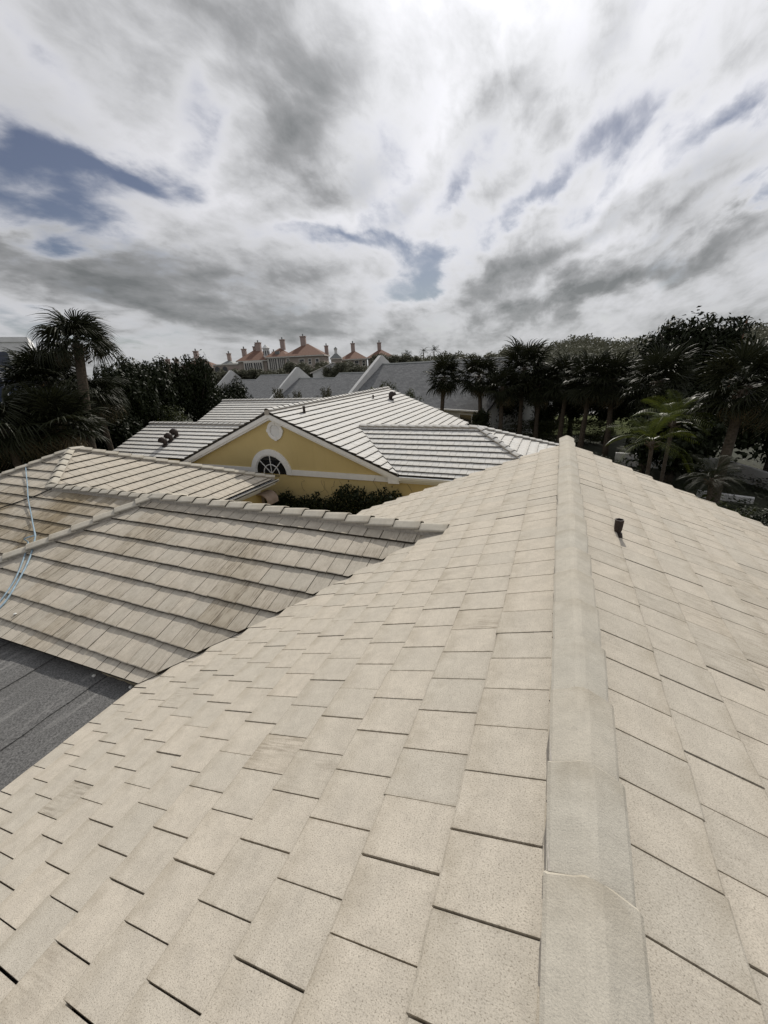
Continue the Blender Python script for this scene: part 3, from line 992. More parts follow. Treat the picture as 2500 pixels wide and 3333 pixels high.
# two wings to the west
lz, ly, lx = -2.55, 15.9, -21.35
dl = (lz - EZ) / TA
far.plane((lx, ly, lz), (0, -1), [(lx, ly - .04), (YX - (YZ - lz) / TA, ly - .04), (YX - hw, ly - dl), (lx, ly - dl)], 0.40 - EXPO, 0.06, 0.5, wst)
far.plane((lx, ly, lz), (0, 1), [(lx, ly + .04), (YX - (YZ - lz) / TA, ly + .04), (YX - hw, ly + dl), (lx, ly + dl)], 0.3, 0.06, 0.5, wst)
far.cap_line((YX - (YZ - lz) / TA, ly, lz), (lx, ly, lz), seed=15)
uz, uy, ux = -2.1, 24.5, -24.1
du = (uz - EZ) / TA
far.plane((ux, uy, uz), (0, -1), [(ux, uy - .04), (YX - (YZ - uz) / TA, uy - .04), (YX - hw, uy - du), (ux, uy - du)], 0.40 - EXPO, 0.06, 0.5, wst)
far.plane((ux, uy, uz), (0, 1), [(ux, uy + .04), (YX - (YZ - uz) / TA, uy + .04), (YX - hw, uy + du), (ux, uy + du)], 0.3, 0.06, 0.5, wst)
far.cap_line((YX - (YZ - uz) / TA, uy, uz), (ux, uy, uz), seed=16)

GWY = GY0 + .22                            # gable wall face
yl = lambda x, y, z: (x - yh.location.x, y - yh.location.y, z)
L3 = lambda pts: [yl(*p) for p in pts]
w = MB()
wtop = Z(EZ) - .16
ex0, ex1 = YX - hw + .35, YX + hw - .35
w.prism(L3([(ex0, GWY, 0), (ex1, GWY, 0), (ex1, GWY, wtop), (YX, GWY, Z(YZ) - .23), (ex0, GWY, wtop)]), (0, GY1 - .4 - GWY, 0))
w.prism(L3([(ex1 - .1, GWY + .006, 0), (wr2 + dW - .35, GWY + .006, 0), (wr2 + dW - .35, wy + dW - .3, 0), (ex1 - .1, wy + dW - .3, 0)]), (0, 0, wtop - .06))
w.prism(L3([(lx + .3, ly - dl + .35, 0), (ex0 + .1, ly - dl + .35, 0), (ex0 + .1, ly + dl - .35, 0), (lx + .3, ly + dl - .35, 0)]), (0, 0, wtop))
w.prism(L3([(lx + .3, ly - dl + .35, wtop), (lx + .3, ly + dl - .35, wtop), (lx + .3, ly, Z(lz) - .2)]), (.2, 0, 0))
w.prism(L3([(ux + .3, uy - du + .35, 0), (ex0 + .1, uy - du + .35, 0), (ex0 + .1, uy + du - .35, 0), (ux + .3, uy + du - .35, 0)]), (0, 0, wtop))
w.prism(L3([(ux + .3, uy - du + .35, wtop), (ux + .3, uy + du - .35, wtop), (ux + .3, uy, Z(uz) - .2)]), (.2, 0, 0))
w.obj('wall', M['yellow'], yh)


def rake(y, off0, off1, depth, mb, x_out=0.0):
    """chevron board under the gable edge"""
    hx = hw + x_out
    def pt(x, o): return yl(x, y, Z(YZ) - abs(x - YX) * TA - o)
    mb.prism([pt(YX - hx, off0), pt(YX, off0), pt(YX, off1), pt(YX - hx, off1)], (0, depth, 0))
    mb.prism([pt(YX, off0), pt(YX + hx, off0), pt(YX + hx, off1), pt(YX, off1)], (0, depth, 0))


b = MB(); rake(GY0 + .012, .105, .27, .035, b); rake(GY0 + .05, .20, .345, GWY - GY0 - .052, b, -.1)
b.obj('barge_board', M['white'], yh)
b = MB(); rake(GY0 + .004, .048, .10, .05, b, .02); b.obj('drip_edge', M['drip'], yh)
# boxed return at the foot of the gable, band course and wing fascia
b = MB()
b.prism(L3([(YX + hw - .42, GY0 + .02, Z(EZ) - .13), (YX + hw + .01, GY0 + .02, Z(EZ) - .13), (YX + hw + .01, GY0 + .02, Z(EZ) - .36), (YX + hw - .42, GY0 + .02, Z(EZ) - .36)]), (0, .2, 0))
b.obj('eave_return', M['white'], yh)
b = MB()
b.prism(L3([(YX - hw - .01, GY0 + .02, Z(EZ) - .13), (YX - hw + .42, GY0 + .02, Z(EZ) - .13), (YX - hw + .42, GY0 + .02, Z(EZ) - .36), (YX - hw - .01, GY0 + .02, Z(EZ) - .36)]), (0, .2, 0))
b.obj('eave_return', M['white'], yh)
AX, AZ = -10.72, Z(-4.06)                    # half-round window
b = MB()
b.box(*[v - yh.location.x for v in (AX + 1.03, wr2 + dW - .30)], GWY - .05 - yh.location.y, GWY - .001 - yh.location.y, AZ - .02, AZ + .20)
b.box(*[v - yh.location.x for v in (ex0 - .02, AX - 1.03)], GWY - .05 - yh.location.y, GWY - .001 - yh.location.y, AZ - .02, AZ + .20)
b.obj('band_course', M['white'], yh)
b = MB()
b.box(*[v - yh.location.x for v in (YX + hw + .02, wr2 + dW)], wy - dW - yh.location.y, wy - dW + .03 - yh.location.y, Z(EZ) - .24, Z(EZ) - .07)
b.obj('fascia', M['white'], yh)
b = MB()
yy = wy - dW
b.prism(L3([(YX + hw + .02, yy, Z(EZ) - .17), (YX + hw + .02, yy - .10, Z(EZ) - .15), (YX + hw + .02, yy - .12, Z(EZ) - .06), (YX + hw + .02, yy - .105, Z(EZ) - .06), (YX + hw + .02, yy - .09, Z(EZ) - .13), (YX + hw + .02, yy, Z(EZ) - .15)]), (wr2 + dW - YX - hw, 0, 0))
b.obj('gutter', M['white'], yh)


def arc_ring(cx, cz, r0, r1, a0, a1, y, depth, n=28):
    mb = MB()
    for i in range(n):
        t0, t1 = a0 + (a1 - a0) * i / n, a0 + (a1 - a0) * (i + 1) / n
        P = [(cx + r * math.cos(t), y, cz + r * math.sin(t)) for r, t in ((r0, t0), (r1, t0), (r1, t1), (r0, t1))]
        mb.prism(L3(P), (0, depth, 0))
    return mb


arc_ring(AX, AZ - .02, .80, 1.03, 0, math.pi, GWY - .075, .074).obj('window_surround', M['white'], yh)
wf = arc_ring(AX, AZ - .02, .755, .798, 0, math.pi, GWY - .05, .049).obj('window', M['white'], yh)
gl = MB().prism(L3([(AX + .76 * math.cos(math.pi * i / 24), GWY - .015, AZ - .02 + .76 * math.sin(math.pi * i / 24)) for i in range(25)]), (0, .012, 0))
gl.obj('glass', M['glass'], wf)
mu = arc_ring(AX, AZ - .02, .375, .405, 0, math.pi, GWY - .045, .026)
mu.obj('muntin', M['white'], wf)
for a in (45, 90, 135):
    t = R(a); dx, dz = math.cos(t), math.sin(t)
    q = MB().prism(L3([(AX + dx * rr_ - dz * s_, GWY - .042, AZ - .02 + dz * rr_ + dx * s_) for rr_, s_ in ((.02, -.014), (.757, -.014), (.757, .014), (.02, .014))]), (0, .022, 0))
    q.obj('muntin', M['white'], wf)
# round vent with four key blocks
CX, CZ = -10.26, Z(-2.29)
rv = arc_ring(CX, CZ, .235, .37, 0, 2 * math.pi, GWY - .05, .049, 40).obj('round_vent', M['white'], yh)
for k in range(4):
    t = k * math.pi / 2
    arc_ring(CX, CZ, .225, .40, t - .15, t + .15, GWY - .065, .064, 3).obj('key_block', M['white'], rv)
for k in range(9):
    z = CZ - .21 + k * .052; half = math.sqrt(max(0.0, .237 ** 2 - (z - CZ) ** 2))
    if half > .03:
        MB().prism(L3([(CX - half, GWY - .035, z - .012), (CX + half, GWY - .035, z - .012), (CX + half, GWY - .012, z + .030), (CX - half, GWY - .012, z + .030)]), (0, .008, 0)).obj('slat', M['white'], rv)
MB().prism(L3([(CX + .236 * math.cos(2 * math.pi * i / 24), GWY - .010, CZ + .236 * math.sin(2 * math.pi * i / 24)) for i in range(24)]), (0, .008, 0)).obj('backing', M['white'], rv)


def vent_hood(x, y, plane_z, scale, rotz, parent, n=10):
    """gooseneck vent: pipe bent over into a hood"""
    mb = MB()
    c, s_ = math.cos(rotz), math.sin(rotz)
    pts = []
    for (a, h) in ((0, -.05), (0, .13), (.012, .19), (.05, .23), (.10, .235), (.15, .21), (.175, .15)):
        pts.append((x + c * a * scale, y + s_ * a * scale, plane_z + h * scale))
    mb.tube(pts, [.085 * scale, .09 * scale, .115 * scale, .135 * scale, .14 * scale, .135 * scale, .125 * scale], n)
    mb.tube([(x, y, plane_z - .05), (x, y, plane_z + .03 * scale)], [.17 * scale, .12 * scale], n)
    o = mb.obj('vent_hood', M['pipe'], parent, smooth=True)
    o.matrix_parent_inverse = parent.matrix_world.inverted()
    return o


bpy.context.view_layer.update()
zl = lambda y: Z(lz - TA * (ly - y))
for (vx_, vy_) in ((-18.1, 13.98), (-18.1, 14.36), (-18.1, 14.74)):
    vent_hood(vx_, vy_, zl(vy_), 1.15, R(205), yh)
ze = lambda x: Z(YZ - TA * (x - YX))
vent_hood(-9.15, 22.5, ze(-9.15), 1.25, R(10), yh)
for (vx_, vy_, h_, rad) in ((-9.73, 14.27, .27, .055), (-9.6, 21.0, .2, .045)):
    o = MB().tube([(vx_, vy_, ze(vx_) - .05), (vx_, vy_, ze(vx_) + h_)], rad, 10).obj('vent_pipe', M['pipe'], yh)
    o.matrix_parent_inverse = yh.matrix_world.inverted()

bvh = bvh_of([near, far], [[(ex0, GWY, 0), (ex1, GWY, 0), (ex1, GWY, wtop), (YX, GWY, Z(YZ) - .23), (ex0, GWY, wtop)]])
near.finish(bvh)
far.finish(bvh)

# arched cover on the courtyard chimney
hd = empty('chimney_hood', (-9.75, 11.1, 0), 'beige arched hood of an outdoor chimney at the foot of the yellow wall', 'chimney')
mb = MB()
n = 14
prof = [(-.36, 0)] + [(-.36 + .36 - .36 * math.cos(math.pi * i / n), .42 + .30 * math.sin(math.pi * i / n)) for i in range(n + 1)] + [(.36, .30)]
th_ = .035
V, F = [], []
for (x, z) in prof:
    cxx, czz = x * .9, (z - .42) * .88 + .42 if z > .42 else z
    for yv in (-.30, .30):
        V.append((x, yv, 1.62 + z)); V.append((cxx, yv, 1.62 + czz))
for i in range(len(prof) - 1):
    a = i * 4
    F += [(a, a + 4, a + 6, a + 2), (a + 1, a + 3, a + 7, a + 5), (a, a + 1, a + 5, a + 4), (a + 2, a + 6, a + 7, a + 3)]
mb.add(V, F)
beige = simple('beige_stucco', (0.33, 0.26, 0.215), 0.9, 0.15, 5, 0.15, 0.3)
mb.obj('hood', beige, hd, smooth=False)
MB().box(-.34, .30, -.28, .28, 0, 1.64).obj('shaft', beige, hd)

# ------------------------------------------------------------------ hose and cable on the roofs
def on_front(x, y):  return Z(HZ - TA * (HY - y)) + .03
def on_wing(x, y):   return Z(VZ - TA * (VY - y)) + .03


def smooth_path(pts, n=6):
    P = [Vector(p) for p in pts]; out = []
    for i in range(len(P) - 1):
        p0, p1, p2, p3 = P[max(i - 1, 0)], P[i], P[i + 1], P[min(i + 2, len(P) - 1)]
        for k in range(n):
            t = k / n
            out.append(0.5 * ((2 * p1) + (-p0 + p2) * t + (2 * p0 - 5 * p1 + 4 * p2 - p3) * t * t + (-p0 + 3 * p1 - 3 * p2 + p3) * t ** 3))
    out.append(P[-1]); return out


# points along the hose in metres: down the stained slope, over the divider hip, down the wing
pa = [Vector(p) for p in [(-14.659, 6.499, 4.275), (-14.005, 6.146, 4.129), (-13.174, 5.707, 3.948), (-12.358, 5.264, 3.766), (-11.539, 4.862, 3.600), (-11.022, 4.606, 3.495)]]
hp = Vector((-8.138, 3.371, 4.094))
pb = [Vector(p) for p in [(-7.919, 3.156, 3.925), (-7.637, 2.893, 3.817), (-7.411, 2.630, 3.708), (-7.212, 2.366, 3.600), (-7.127, 2.113, 3.495), (-6.954, 1.832, 3.380)]]
pc = [Vector(p) for p in [(-8.247, 3.282, 3.977), (-7.925, 3.027, 3.872), (-7.567, 2.701, 3.738), (-7.342, 2.391, 3.610), (-7.251, 2.134, 3.504), (-7.039, 1.835, 3.381)]]
pa_h = pa + [hp]
mb = MB()
mb.tube(smooth_path(pa_h[:-1]) + [pa_h[-2].lerp(hp, t) for t in (.2, .4, .6, .8)] + smooth_path([hp] + pb), .0135, 8)
tag(mb.obj('hose', M['hose'], smooth=True), 'long pale blue hose lying down the stained left roof slopes and over the divider hip', 'hose')
mb = MB()
mb.tube(smooth_path([hp + Vector((.03, -.02, .02)), hp + Vector((-.10, -.12, -.02))] + pc), .0115, 8)
tag(mb.obj('rope', M['hose'], smooth=True), 'short second blue line beside the hose, starting at the divider hip', 'rope')
cb_ = [Vector(p) for p in [(-11.440, 5.887, 4.037), (-11.751, 5.836, 4.047), (-11.989, 5.761, 3.976), (-12.287, 5.441, 3.824), (-12.565, 5.203, 3.726), (-12.856, 4.978, 3.633), (-13.302, 4.615, 3.483)]]
mb = MB(); mb.tube(smooth_path(cb_), .014, 7)
tag(mb.obj('cable', M['cable'], smooth=True), 'thin black cable crossing the brown stained tiles at the left edge', 'cable')
for i, p in enumerate(((-4.761, 2.001, 3.300), (-4.164, 2.037, 3.300), (-6.757, 2.248, 3.551))):
    bm = bmesh.new(); bmesh.ops.create_icosphere(bm, subdivisions=1, radius=.022)
    for v in bm.verts: v.co = Vector((v.co.x * random.uniform(.7, 1.5), v.co.y * random.uniform(.7, 1.4), v.co.z * random.uniform(.4, .9)))
    me = bpy.data.meshes.new('mortar_crumb'); bm.to_mesh(me); bm.free(); me.materials.append(M['debris'])
    o = link('mortar_crumb', me, loc=p)
    tag(o, ('white mortar crumb on the grey flat roof away from the valley corner', 'white mortar crumb on the flat roof at the valley corner',
            'white crumb lying on the wing tiles near the picture edge')[i], 'crumb', 'loose mortar crumbs')


# ------------------------------------------------------------------ vegetation
def fan_frond(seed, dry=False, soft=1.0):
    r = random.Random(seed)
    V, F = [], []
    Lp = 0.62
    hub = Vector((Lp, 0, -0.06))
    def strip(pts, ws, side):
        b = len(V)
        for p, w_ in zip(pts, ws):
            V.append(p - side * w_); V.append(p + side * w_)
        for i in range(len(pts) - 1):
            F.append((b + 2 * i, b + 2 * i + 1, b + 2 * i + 3, b + 2 * i + 2))
    strip([Vector((0, 0, 0)), Vector((Lp * .5, 0, .03)), hub], [.018, .014, .012], Vector((0, 1, 0)))
    nb = 30
    for i in range(nb):
        f = -1 + 2 * (i + .5) / nb
        ph = f * R(125) + r.uniform(-.06, .06)
        ln = (0.86 - 0.24 * abs(f) ** 1.5) * r.uniform(.85, 1.08) * (0.8 if dry else 1)
        d = Vector((math.cos(ph), math.sin(ph), .16 - .20 * abs(f)))
        side = Vector((-math.sin(ph), math.cos(ph), 0.6 * (1 if i % 2 else -1))).normalized()
        g1 = (r.uniform(.25, .50) + .15 * abs(f)) * soft; g2 = r.uniform(.5, 1.1) * (1.5 if dry else soft)
        pts = []
        for t in (0, .3, .6, .82, 1.0):
            hang = max(0, t - .5) * 2
            q = hub + d * (ln * (t - .12 * t * t - .16 * hang * hang * g2)) + Vector((0, 0, -ln * (g1 * t * t + g2 * .42 * hang ** 1.6)))
            pts.append(q)
        strip(pts, [.007, .021, .018, .010, .002], side)
    return mesh_of('frond', V, F, M['palmdry'] if dry else M['palmleaf'])


FAN = [fan_frond(i) for i in range(5)]
FANS = [fan_frond(70 + i, False, .42) for i in range(5)]
FAND = [fan_frond(50 + i, True) for i in range(2)]


def pinnate_frond(seed, mat, L=1.5, lw=.028, ll=.42, npair=22, arch=.75):
    r = random.Random(seed)
    V, F = [], []
    def P(t): return Vector((L * (t - .18 * arch * t * t), 0, L * (.42 * t - arch * t * t * .8)))
    b = 0
    n = 10
    for i in range(n + 1):
        p = P(i / n); w_ = .014 * (1 - .8 * i / n)
        V.append(p + Vector((0, w_, 0))); V.append(p - Vector((0, w_, 0)))
    for i in range(n): F.append((2 * i, 2 * i + 1, 2 * i + 3, 2 * i + 2))
    for k in range(npair):
        t = .14 + .85 * k / (npair - 1)
        p = P(t); tg = (P(min(1, t + .02)) - P(t - .02)).normalized()
        ln = ll * math.sin(math.pi * (.18 + .76 * (k / (npair - 1)))) ** .7 * r.uniform(.9, 1.1)
        for sg in (-1, 1):
            d = (Vector((0, sg, 0)) * .8 + tg * .55 + Vector((0, 0, .28))).normalized()
            sd_ = tg * .9 + Vector((0, 0, .3))
            q = [p, p + d * ln * .55 + Vector((0, 0, -.03 * ln)), p + d * ln + Vector((0, 0, -.35 * ln))]
            bb = len(V)
            for pt, w_ in zip(q, (lw * .4, lw, .003)):
                V.append(pt - sd_ * w_ * .5); V.append(pt + sd_ * w_ * .5)
            F.append((bb, bb + 1, bb + 3, bb + 2)); F.append((bb + 2, bb + 3, bb + 5, bb + 4))
    return mesh_of('frond', V, F, mat)


ARECA = [pinnate_frond(i, M['areca'], 1.45) for i in range(3)]
PYGMY = [pinnate_frond(9 + i, M['palmleaf'], 1.05, .016, .26, 30, .85) for i in range(3)]
COCO = [pinnate_frond(20 + i, M['palmleaf'], 2.6, .05, .6, 22, .8) for i in range(3)]


def basis(dirv, up=Vector((0, 0, 1)), roll=0.0):
    x = dirv.normalized()
    y = up.cross(x)
    if y.length < 1e-3: y = Vector((0, 1, 0))
    y.normalize(); z = x.cross(y)
    c, s_ = math.cos(roll), math.sin(roll)
    y2 = y * c + z * s_; z2 = z * c - y * s_
    return Matrix(((x.x, y2.x, z2.x), (x.y, y2.y, z2.y), (x.z, y2.z, z2.z)))


WIND = Vector((0.55, -0.1, 0.0))


def palm(name, label, base, height, scale, seed, group=None, cat='palm', nf=34, fronds=None, dry=4, lean=(0, 0), lo=-38, hi=82, rad=.15, wind=1.0, single=True, stiff=False):
    r = random.Random(seed)
    root = empty(name, (base[0], base[1], 0), label, cat, group)
    pts, rads = [], []
    n = 9
    for i in range(n + 1):
        t = i / n
        pts.append((lean[0] * t ** 1.4 + .05 * math.sin(t * 3 + seed), lean[1] * t ** 1.4 + .04 * math.cos(t * 2.3 + seed), height * t - (.15 if i == 0 else 0)))
        rads.append(rad * (1.25 - .35 * min(1, t * 2.5)) * (1 + r.uniform(-.05, .05)))
    MB().tube(pts, rads, 10).obj('trunk', M['trunk'], root, smooth=True)
    top = Vector(pts[-1])
    # stubs of old fronds under the crown
    bt = MB()
    for k in range(26 if fronds is None else 8):
        a = k * 2.4; h = -.12 - .75 * scale * k / 30
        d = Vector((math.cos(a), math.sin(a), .55)).normalized()
        p = top + Vector((0, 0, h)) + Vector((d.x, d.y, 0)) * rad * .8
        q = p + d * .20 * scale
        bt.tube([p, q], [.04, .022], 4)
    bt.obj('frond_bases', M['boots'], root)
    lst = fronds or (FANS if stiff else FAN)
    mats = []
    for k in range(nf):
        t = (k + .5) / nf
        el_ = R(hi + (lo - hi) * t ** .85 + r.uniform(-6, 6)); az = k * 2.39996 + r.uniform(-.2, .2)
        d = Vector((math.cos(az) * math.cos(el_), math.sin(az) * math.cos(el_), math.sin(el_)))
        d = (d + WIND * .35 * wind * (1 if el_ > 0 else .4)).normalized()
        s_ = scale * r.uniform(.74, 1.18)
        mt = basis(d, roll=r.uniform(-.5, .5) + .25 * wind).to_4x4()
        mt = Matrix.Translation(top + Vector((0, 0, -.05)) + d * .05) @ mt @ Matrix.Diagonal((s_, s_, s_, 1))
        me = lst[r.randrange(len(lst))]
        if fronds is None and k >= nf - dry: me = FAND[r.randrange(2)]
        mats.append((me, mt))
    if single:
        for me, mt in mats: link('frond', me, root, matrix=mt)
    else:
        V, F = [], []
        for me, mt in mats:
            b = len(V)
            V += [tuple(mt @ v.co) for v in me.vertices]
            F += [tuple(i + b for i in p.vertices) for p in me.polygons]
        link('crown', mesh_of('crown', V, F, lst[0].materials[0]), root)
    return root


PG_R = 'cabbage palms in the row along the hedge'
rowspec = [(-8.67, 31.84, 5.55, 1.30, 'solitary fan palm with bent trunk standing before the grey shingle roof'),
           (-5.55, 32.5, 5.5, 1.6, 'broad fan palm covering the right end of the grey shingle roof'),
           (-3.9, 31.6, 4.7, 1.25, 'short fan palm tucked under the broad palm by the dark cypress'),
           (-2.56, 32.9, 5.95, 1.7, 'tallest shaggy fan palm in the hedge row, crown against the dune'),
           (-1.28, 32.6, 4.7, 1.4, 'lower fan palm right beside the tallest palm of the row'),
           (0.45, 32.0, 5.2, 1.5, 'fan palm rising straight behind the end of the grey ridge'),
           (1.75, 30.0, 5.25, 1.5, 'fan palm with pale straight trunk just right of the grey ridge end'),
           (3.25, 29.8, 5.15, 1.45, 'fan palm with a yellowish crown between the row and the big dark tree'),
           (4.7, 25.6, 5.2, 1.4, 'dense fan palm in front of the big dark tree')]
for i, (x, y, h, sc, lab) in enumerate(rowspec):
    palm('fan_palm', lab, (x, y), h - .1, sc, 100 + i, PG_R, lean=(.25 if i == 0 else random.uniform(-.2, .2), 0), rad=.17, nf=46, lo=-62, stiff=True, wind=.7)
palm('fan_palm', 'large fan palm with thick leaning trunk at the right picture edge', (5.55, 17.2), 5.35, 1.3, 140, None, lean=(.18, .0), nf=48, rad=.17, lo=-50, stiff=True)
palm('fan_palm', 'tall windblown fan palm rising over the left trees against the sky', (-21.25, 11.9), 8.15, 1.25, 150, None, lean=(.65, .8), nf=34, rad=.22, dry=2, wind=1.3, lo=-18)
LP = 'lower fan palms on the left'
palm('fan_palm', 'bushy fan palm low in front of the tall left palm', (-19.5, 10.2), 5.0, 1.4, 151, LP, nf=50, wind=1.2, lean=(.0, .1), stiff=True)
palm('fan_palm', 'wide fan palm left of the tall palm trunk, below the white building', (-23.6, 12.6), 6.7, 1.5, 152, LP, nf=52, wind=1.2, stiff=True)
palm('fan_palm', 'fan palm showing to the right of the tall left trunk', (-22.9, 14.3), 5.7, 1.3, 153, LP, nf=40, wind=1.2)
palm('fan_palm', 'small distant fan palm crown in front of the white building', (-28.4, 14.6), 7.15, 1.0, 154, LP, nf=36)
palm('fan_palm', 'dark fan palm cut by the left picture edge', (-20.3, 8.7), 4.9, 1.4, 155, LP, nf=46)
palm('fan_palm', 'half hidden short fan palm with trunk beside the bushy low palm', (-21.9, 11.3), 4.3, 1.1, 156, LP, nf=36)
palm('feather_palm', 'taller bright green feather palm in the right garden bed', (4.0, 17.5), 4.15, 1.05, 160, 'feather palms in the right garden', 'palm', nf=15, fronds=ARECA, lo=-15, hi=78, rad=.07, wind=.8)
palm('feather_palm', 'shorter bright green feather palm leaning left in the garden bed', (3.35, 16.2), 3.65, 1.05, 161, 'feather palms in the right garden', 'palm', nf=14, fronds=ARECA, lo=-25, hi=70, rad=.07, lean=(-.2, 0), wind=-.6)
palm('date_palm', 'small dark date palm in front of the white garden wall', (4.3, 13.35), 3.15, .80, 162, None, 'palm', nf=30, fronds=PYGMY, lo=-35, hi=70, rad=.06, lean=(-.15, 0), wind=.3)
for i, (x, y, h, lab) in enumerate([(-42.0, 133.5, 9.4, 'left coconut palm of the far pair on the skyline'), (-38.7, 134.5, 9.5, 'right coconut palm of the far pair on the skyline'), (-47.5, 133, 8.6, 'far coconut palm beside the pink house with the white gable before it')]):
    palm('coconut_palm', lab, (x, y), h, 1.0, 170 + i, 'coconut palms on the skyline', 'palm', nf=18, fronds=COCO, lo=-20, hi=75, rad=.2, single=False)


def leaf_cloud(seed, n, size, shape='ball', clumps=38, mat=None, flat=0.75, name='crown', spread=.30):
    """leaf quads gathered in clumps through a unit ball (or box)"""
    g = np.random.default_rng(seed)
    if shape == 'ball':
        c = g.normal(size=(clumps, 3)); c /= np.linalg.norm(c, axis=1)[:, None]
        c *= (g.random((clumps, 1)) ** .45) * .80
        c[:, 2] *= flat
        rad = g.uniform(.6, 1.25, clumps) * spread
    else:
        c = g.uniform(-1, 1, (clumps, 3)) * np.array([1 - spread * .3, 1 - spread * .3, .85]); rad = g.uniform(.7, 1.2, clumps) * spread
    k = g.integers(0, clumps, n)
    d = g.normal(size=(n, 3)); d /= np.linalg.norm(d, axis=1)[:, None]
    rr2 = g.random((n, 1)) ** .42
    p = c[k] + d * rr2 * rad[k][:, None]
    nrm = d + g.normal(size=(n, 3)) * .6 + np.array([0, 0, .35])
    nrm /= np.linalg.norm(nrm, axis=1)[:, None]
    t = np.cross(nrm, g.normal(size=(n, 3))); t /= np.linalg.norm(t, axis=1)[:, None]
    b = np.cross(nrm, t)
    s = (size * g.uniform(.6, 1.3, n))[:, None]
    V = np.empty((n, 4, 3))
    V[:, 0] = p - t * s; V[:, 1] = p + b * s * .45 + nrm * s * .1; V[:, 2] = p + t * s; V[:, 3] = p - b * s * .45 + nrm * s * .1
    me = bpy.data.meshes.new(name)
    me.vertices.add(n * 4); me.loops.add(n * 4); me.polygons.add(n)
    me.vertices.foreach_set('co', V.astype(np.float32).ravel())
    me.loops.foreach_set('vertex_index', np.arange(n * 4, dtype=np.int32))
    me.polygons.foreach_set('loop_start', np.arange(0, n * 4, 4, dtype=np.int32))
    me.update(calc_edges=True)
    me.materials.append(mat or M['leaf'])
    return me


CROWN = [leaf_cloud(i, 11000, .048, clumps=52) for i in range(3)]
CROWNF = [leaf_cloud(20 + i, 4200, .07, clumps=30, mat=M['scrub']) for i in range(3)]
SHRUB = [leaf_cloud(40 + i, 6500, .05, clumps=40, mat=M['hedgeleaf'], flat=.9) for i in range(2)]
SHRUBD = [leaf_cloud(50 + i, 6000, .05, clumps=44, mat=M['dryleaf'], flat=.9) for i in range(2)]


def tree(name, label, base, height, rx, ry, rz, seed, group=None, cat='tree', meshes=None, trunk=True, limbs=6):
    r = random.Random(seed)
    root = empty(name, (base[0], base[1], 0), label, cat, group)
    cz = height - rz * .85
    if trunk:
        tb = MB()
        top = Vector((r.uniform(-.3, .3), r.uniform(-.3, .3), cz - rz * .25))
        tb.tube([(0, 0, -.1), top * .5 + Vector((r.uniform(-.15, .15), 0, 0)), top], [.22, .16, .11], 8)
        for k in range(limbs):
            a = k * 2.4 + r.random(); e = Vector((math.cos(a) * rx * .6, math.sin(a) * ry * .6, cz + rz * r.uniform(-.15, .5)))
            s0_ = top * r.uniform(.55, .95)
            tb.tube([s0_, (s0_ + e) * .5 + Vector((0, 0, .15)), e], [.09, .06, .025], 6)
        tb.obj('trunk', M['bark'], root, smooth=True)
    ms = meshes or CROWN
    o = link('crown' if trunk else 'foliage', ms[r.randrange(len(ms))], root)
    o.location = (0, 0, cz); o.rotation_euler = (0, 0, r.uniform(0, 6.28)); o.scale = (rx, ry, rz)
    return root


GT = 'dark broadleaf trees left of the yellow house'
tree('broadleaf_tree', 'dense dark tree right behind the tall left palm crown', (-26.0, 18.4), 8.4, 2.2, 2.2, 3.9, 1, GT)
tree('broadleaf_tree', 'big leathery-leaved tree in the middle of the left tree belt', (-28.4, 22.1), 8.5, 2.5, 2.5, 4.1, 2, GT)
tree('broadleaf_tree', 'leafy tree reaching up highest right of the left tree belt', (-28.0, 25.8), 8.7, 2.3, 2.3, 4.2, 3, GT)
tree('broadleaf_tree', 'glossy tree overlapping the white gable peak and grey shingles', (-29.4, 31.2), 6.3, 2.6, 2.4, 3.2, 4, GT)
tree('broadleaf_tree', 'dark tree deep behind the low left palms', (-29.5, 15.5), 6.9, 3.0, 3.0, 3.6, 5, GT)
tree('broadleaf_tree', 'dark tree behind the cut-off palm at the left picture edge', (-26.5, 10.5), 5.8, 3.0, 3.0, 3.2, 6, GT)
tree('broadleaf_tree', 'shadowy tree between the round shrub and the low left palms', (-25.5, 15.6), 5.6, 2.3, 2.3, 3.0, 7, GT)
tree('broadleaf_tree', 'dark tree behind the upper white roof wing', (-27.4, 27.6), 5.4, 2.6, 2.4, 3.0, 31, GT)
tree('shrub', 'wide round clipped shrub beside the lower white roof wing', (-25.0, 19.6), 4.5, 2.3, 2.0, 1.9, 8, None, 'shrub', SHRUB, False)
tree('shrub', 'low dark shrub left of the lower white roof wing', (-24.2, 15.3), 3.1, 1.8, 1.5, 1.6, 9, None, 'shrub', SHRUB, False)
GR = 'dark trees on the right'
tree('broadleaf_tree', 'tallest dark tree on the right, crown cutting the skyline', (7.2, 31.3), 9.1, 3.2, 3.0, 4.2, 11, GR)
tree('broadleaf_tree', 'dark tree filling the space behind the bright feather palms', (5.6, 23.5), 5.2, 2.9, 2.4, 2.9, 12, GR)
tree('broadleaf_tree', 'dark tree behind the large palm at the right picture edge', (10.2, 25.5), 7.6, 3.6, 3.2, 4.2, 13, GR)
tree('broadleaf_tree', 'dark low tree above the white garden wall', (12.6, 26.5), 5.4, 2.6, 2.4, 3.0, 14, GR)
tree('broadleaf_tree', 'round tree behind the palm row, left of the tallest dark tree', (3.6, 34.5), 6.4, 2.6, 2.4, 3.0, 15, GR)
tree('broadleaf_tree', 'dark tree behind the hedge palms at the end of the grey ridge', (1.2, 36.5), 5.6, 2.2, 2.0, 2.6, 16, GR)
tree('broadleaf_tree', 'dark tree filling the gap under the broad palm beside the cypress', (-4.2, 35.5), 5.4, 2.6, 1.6, 2.9, 24, GR)
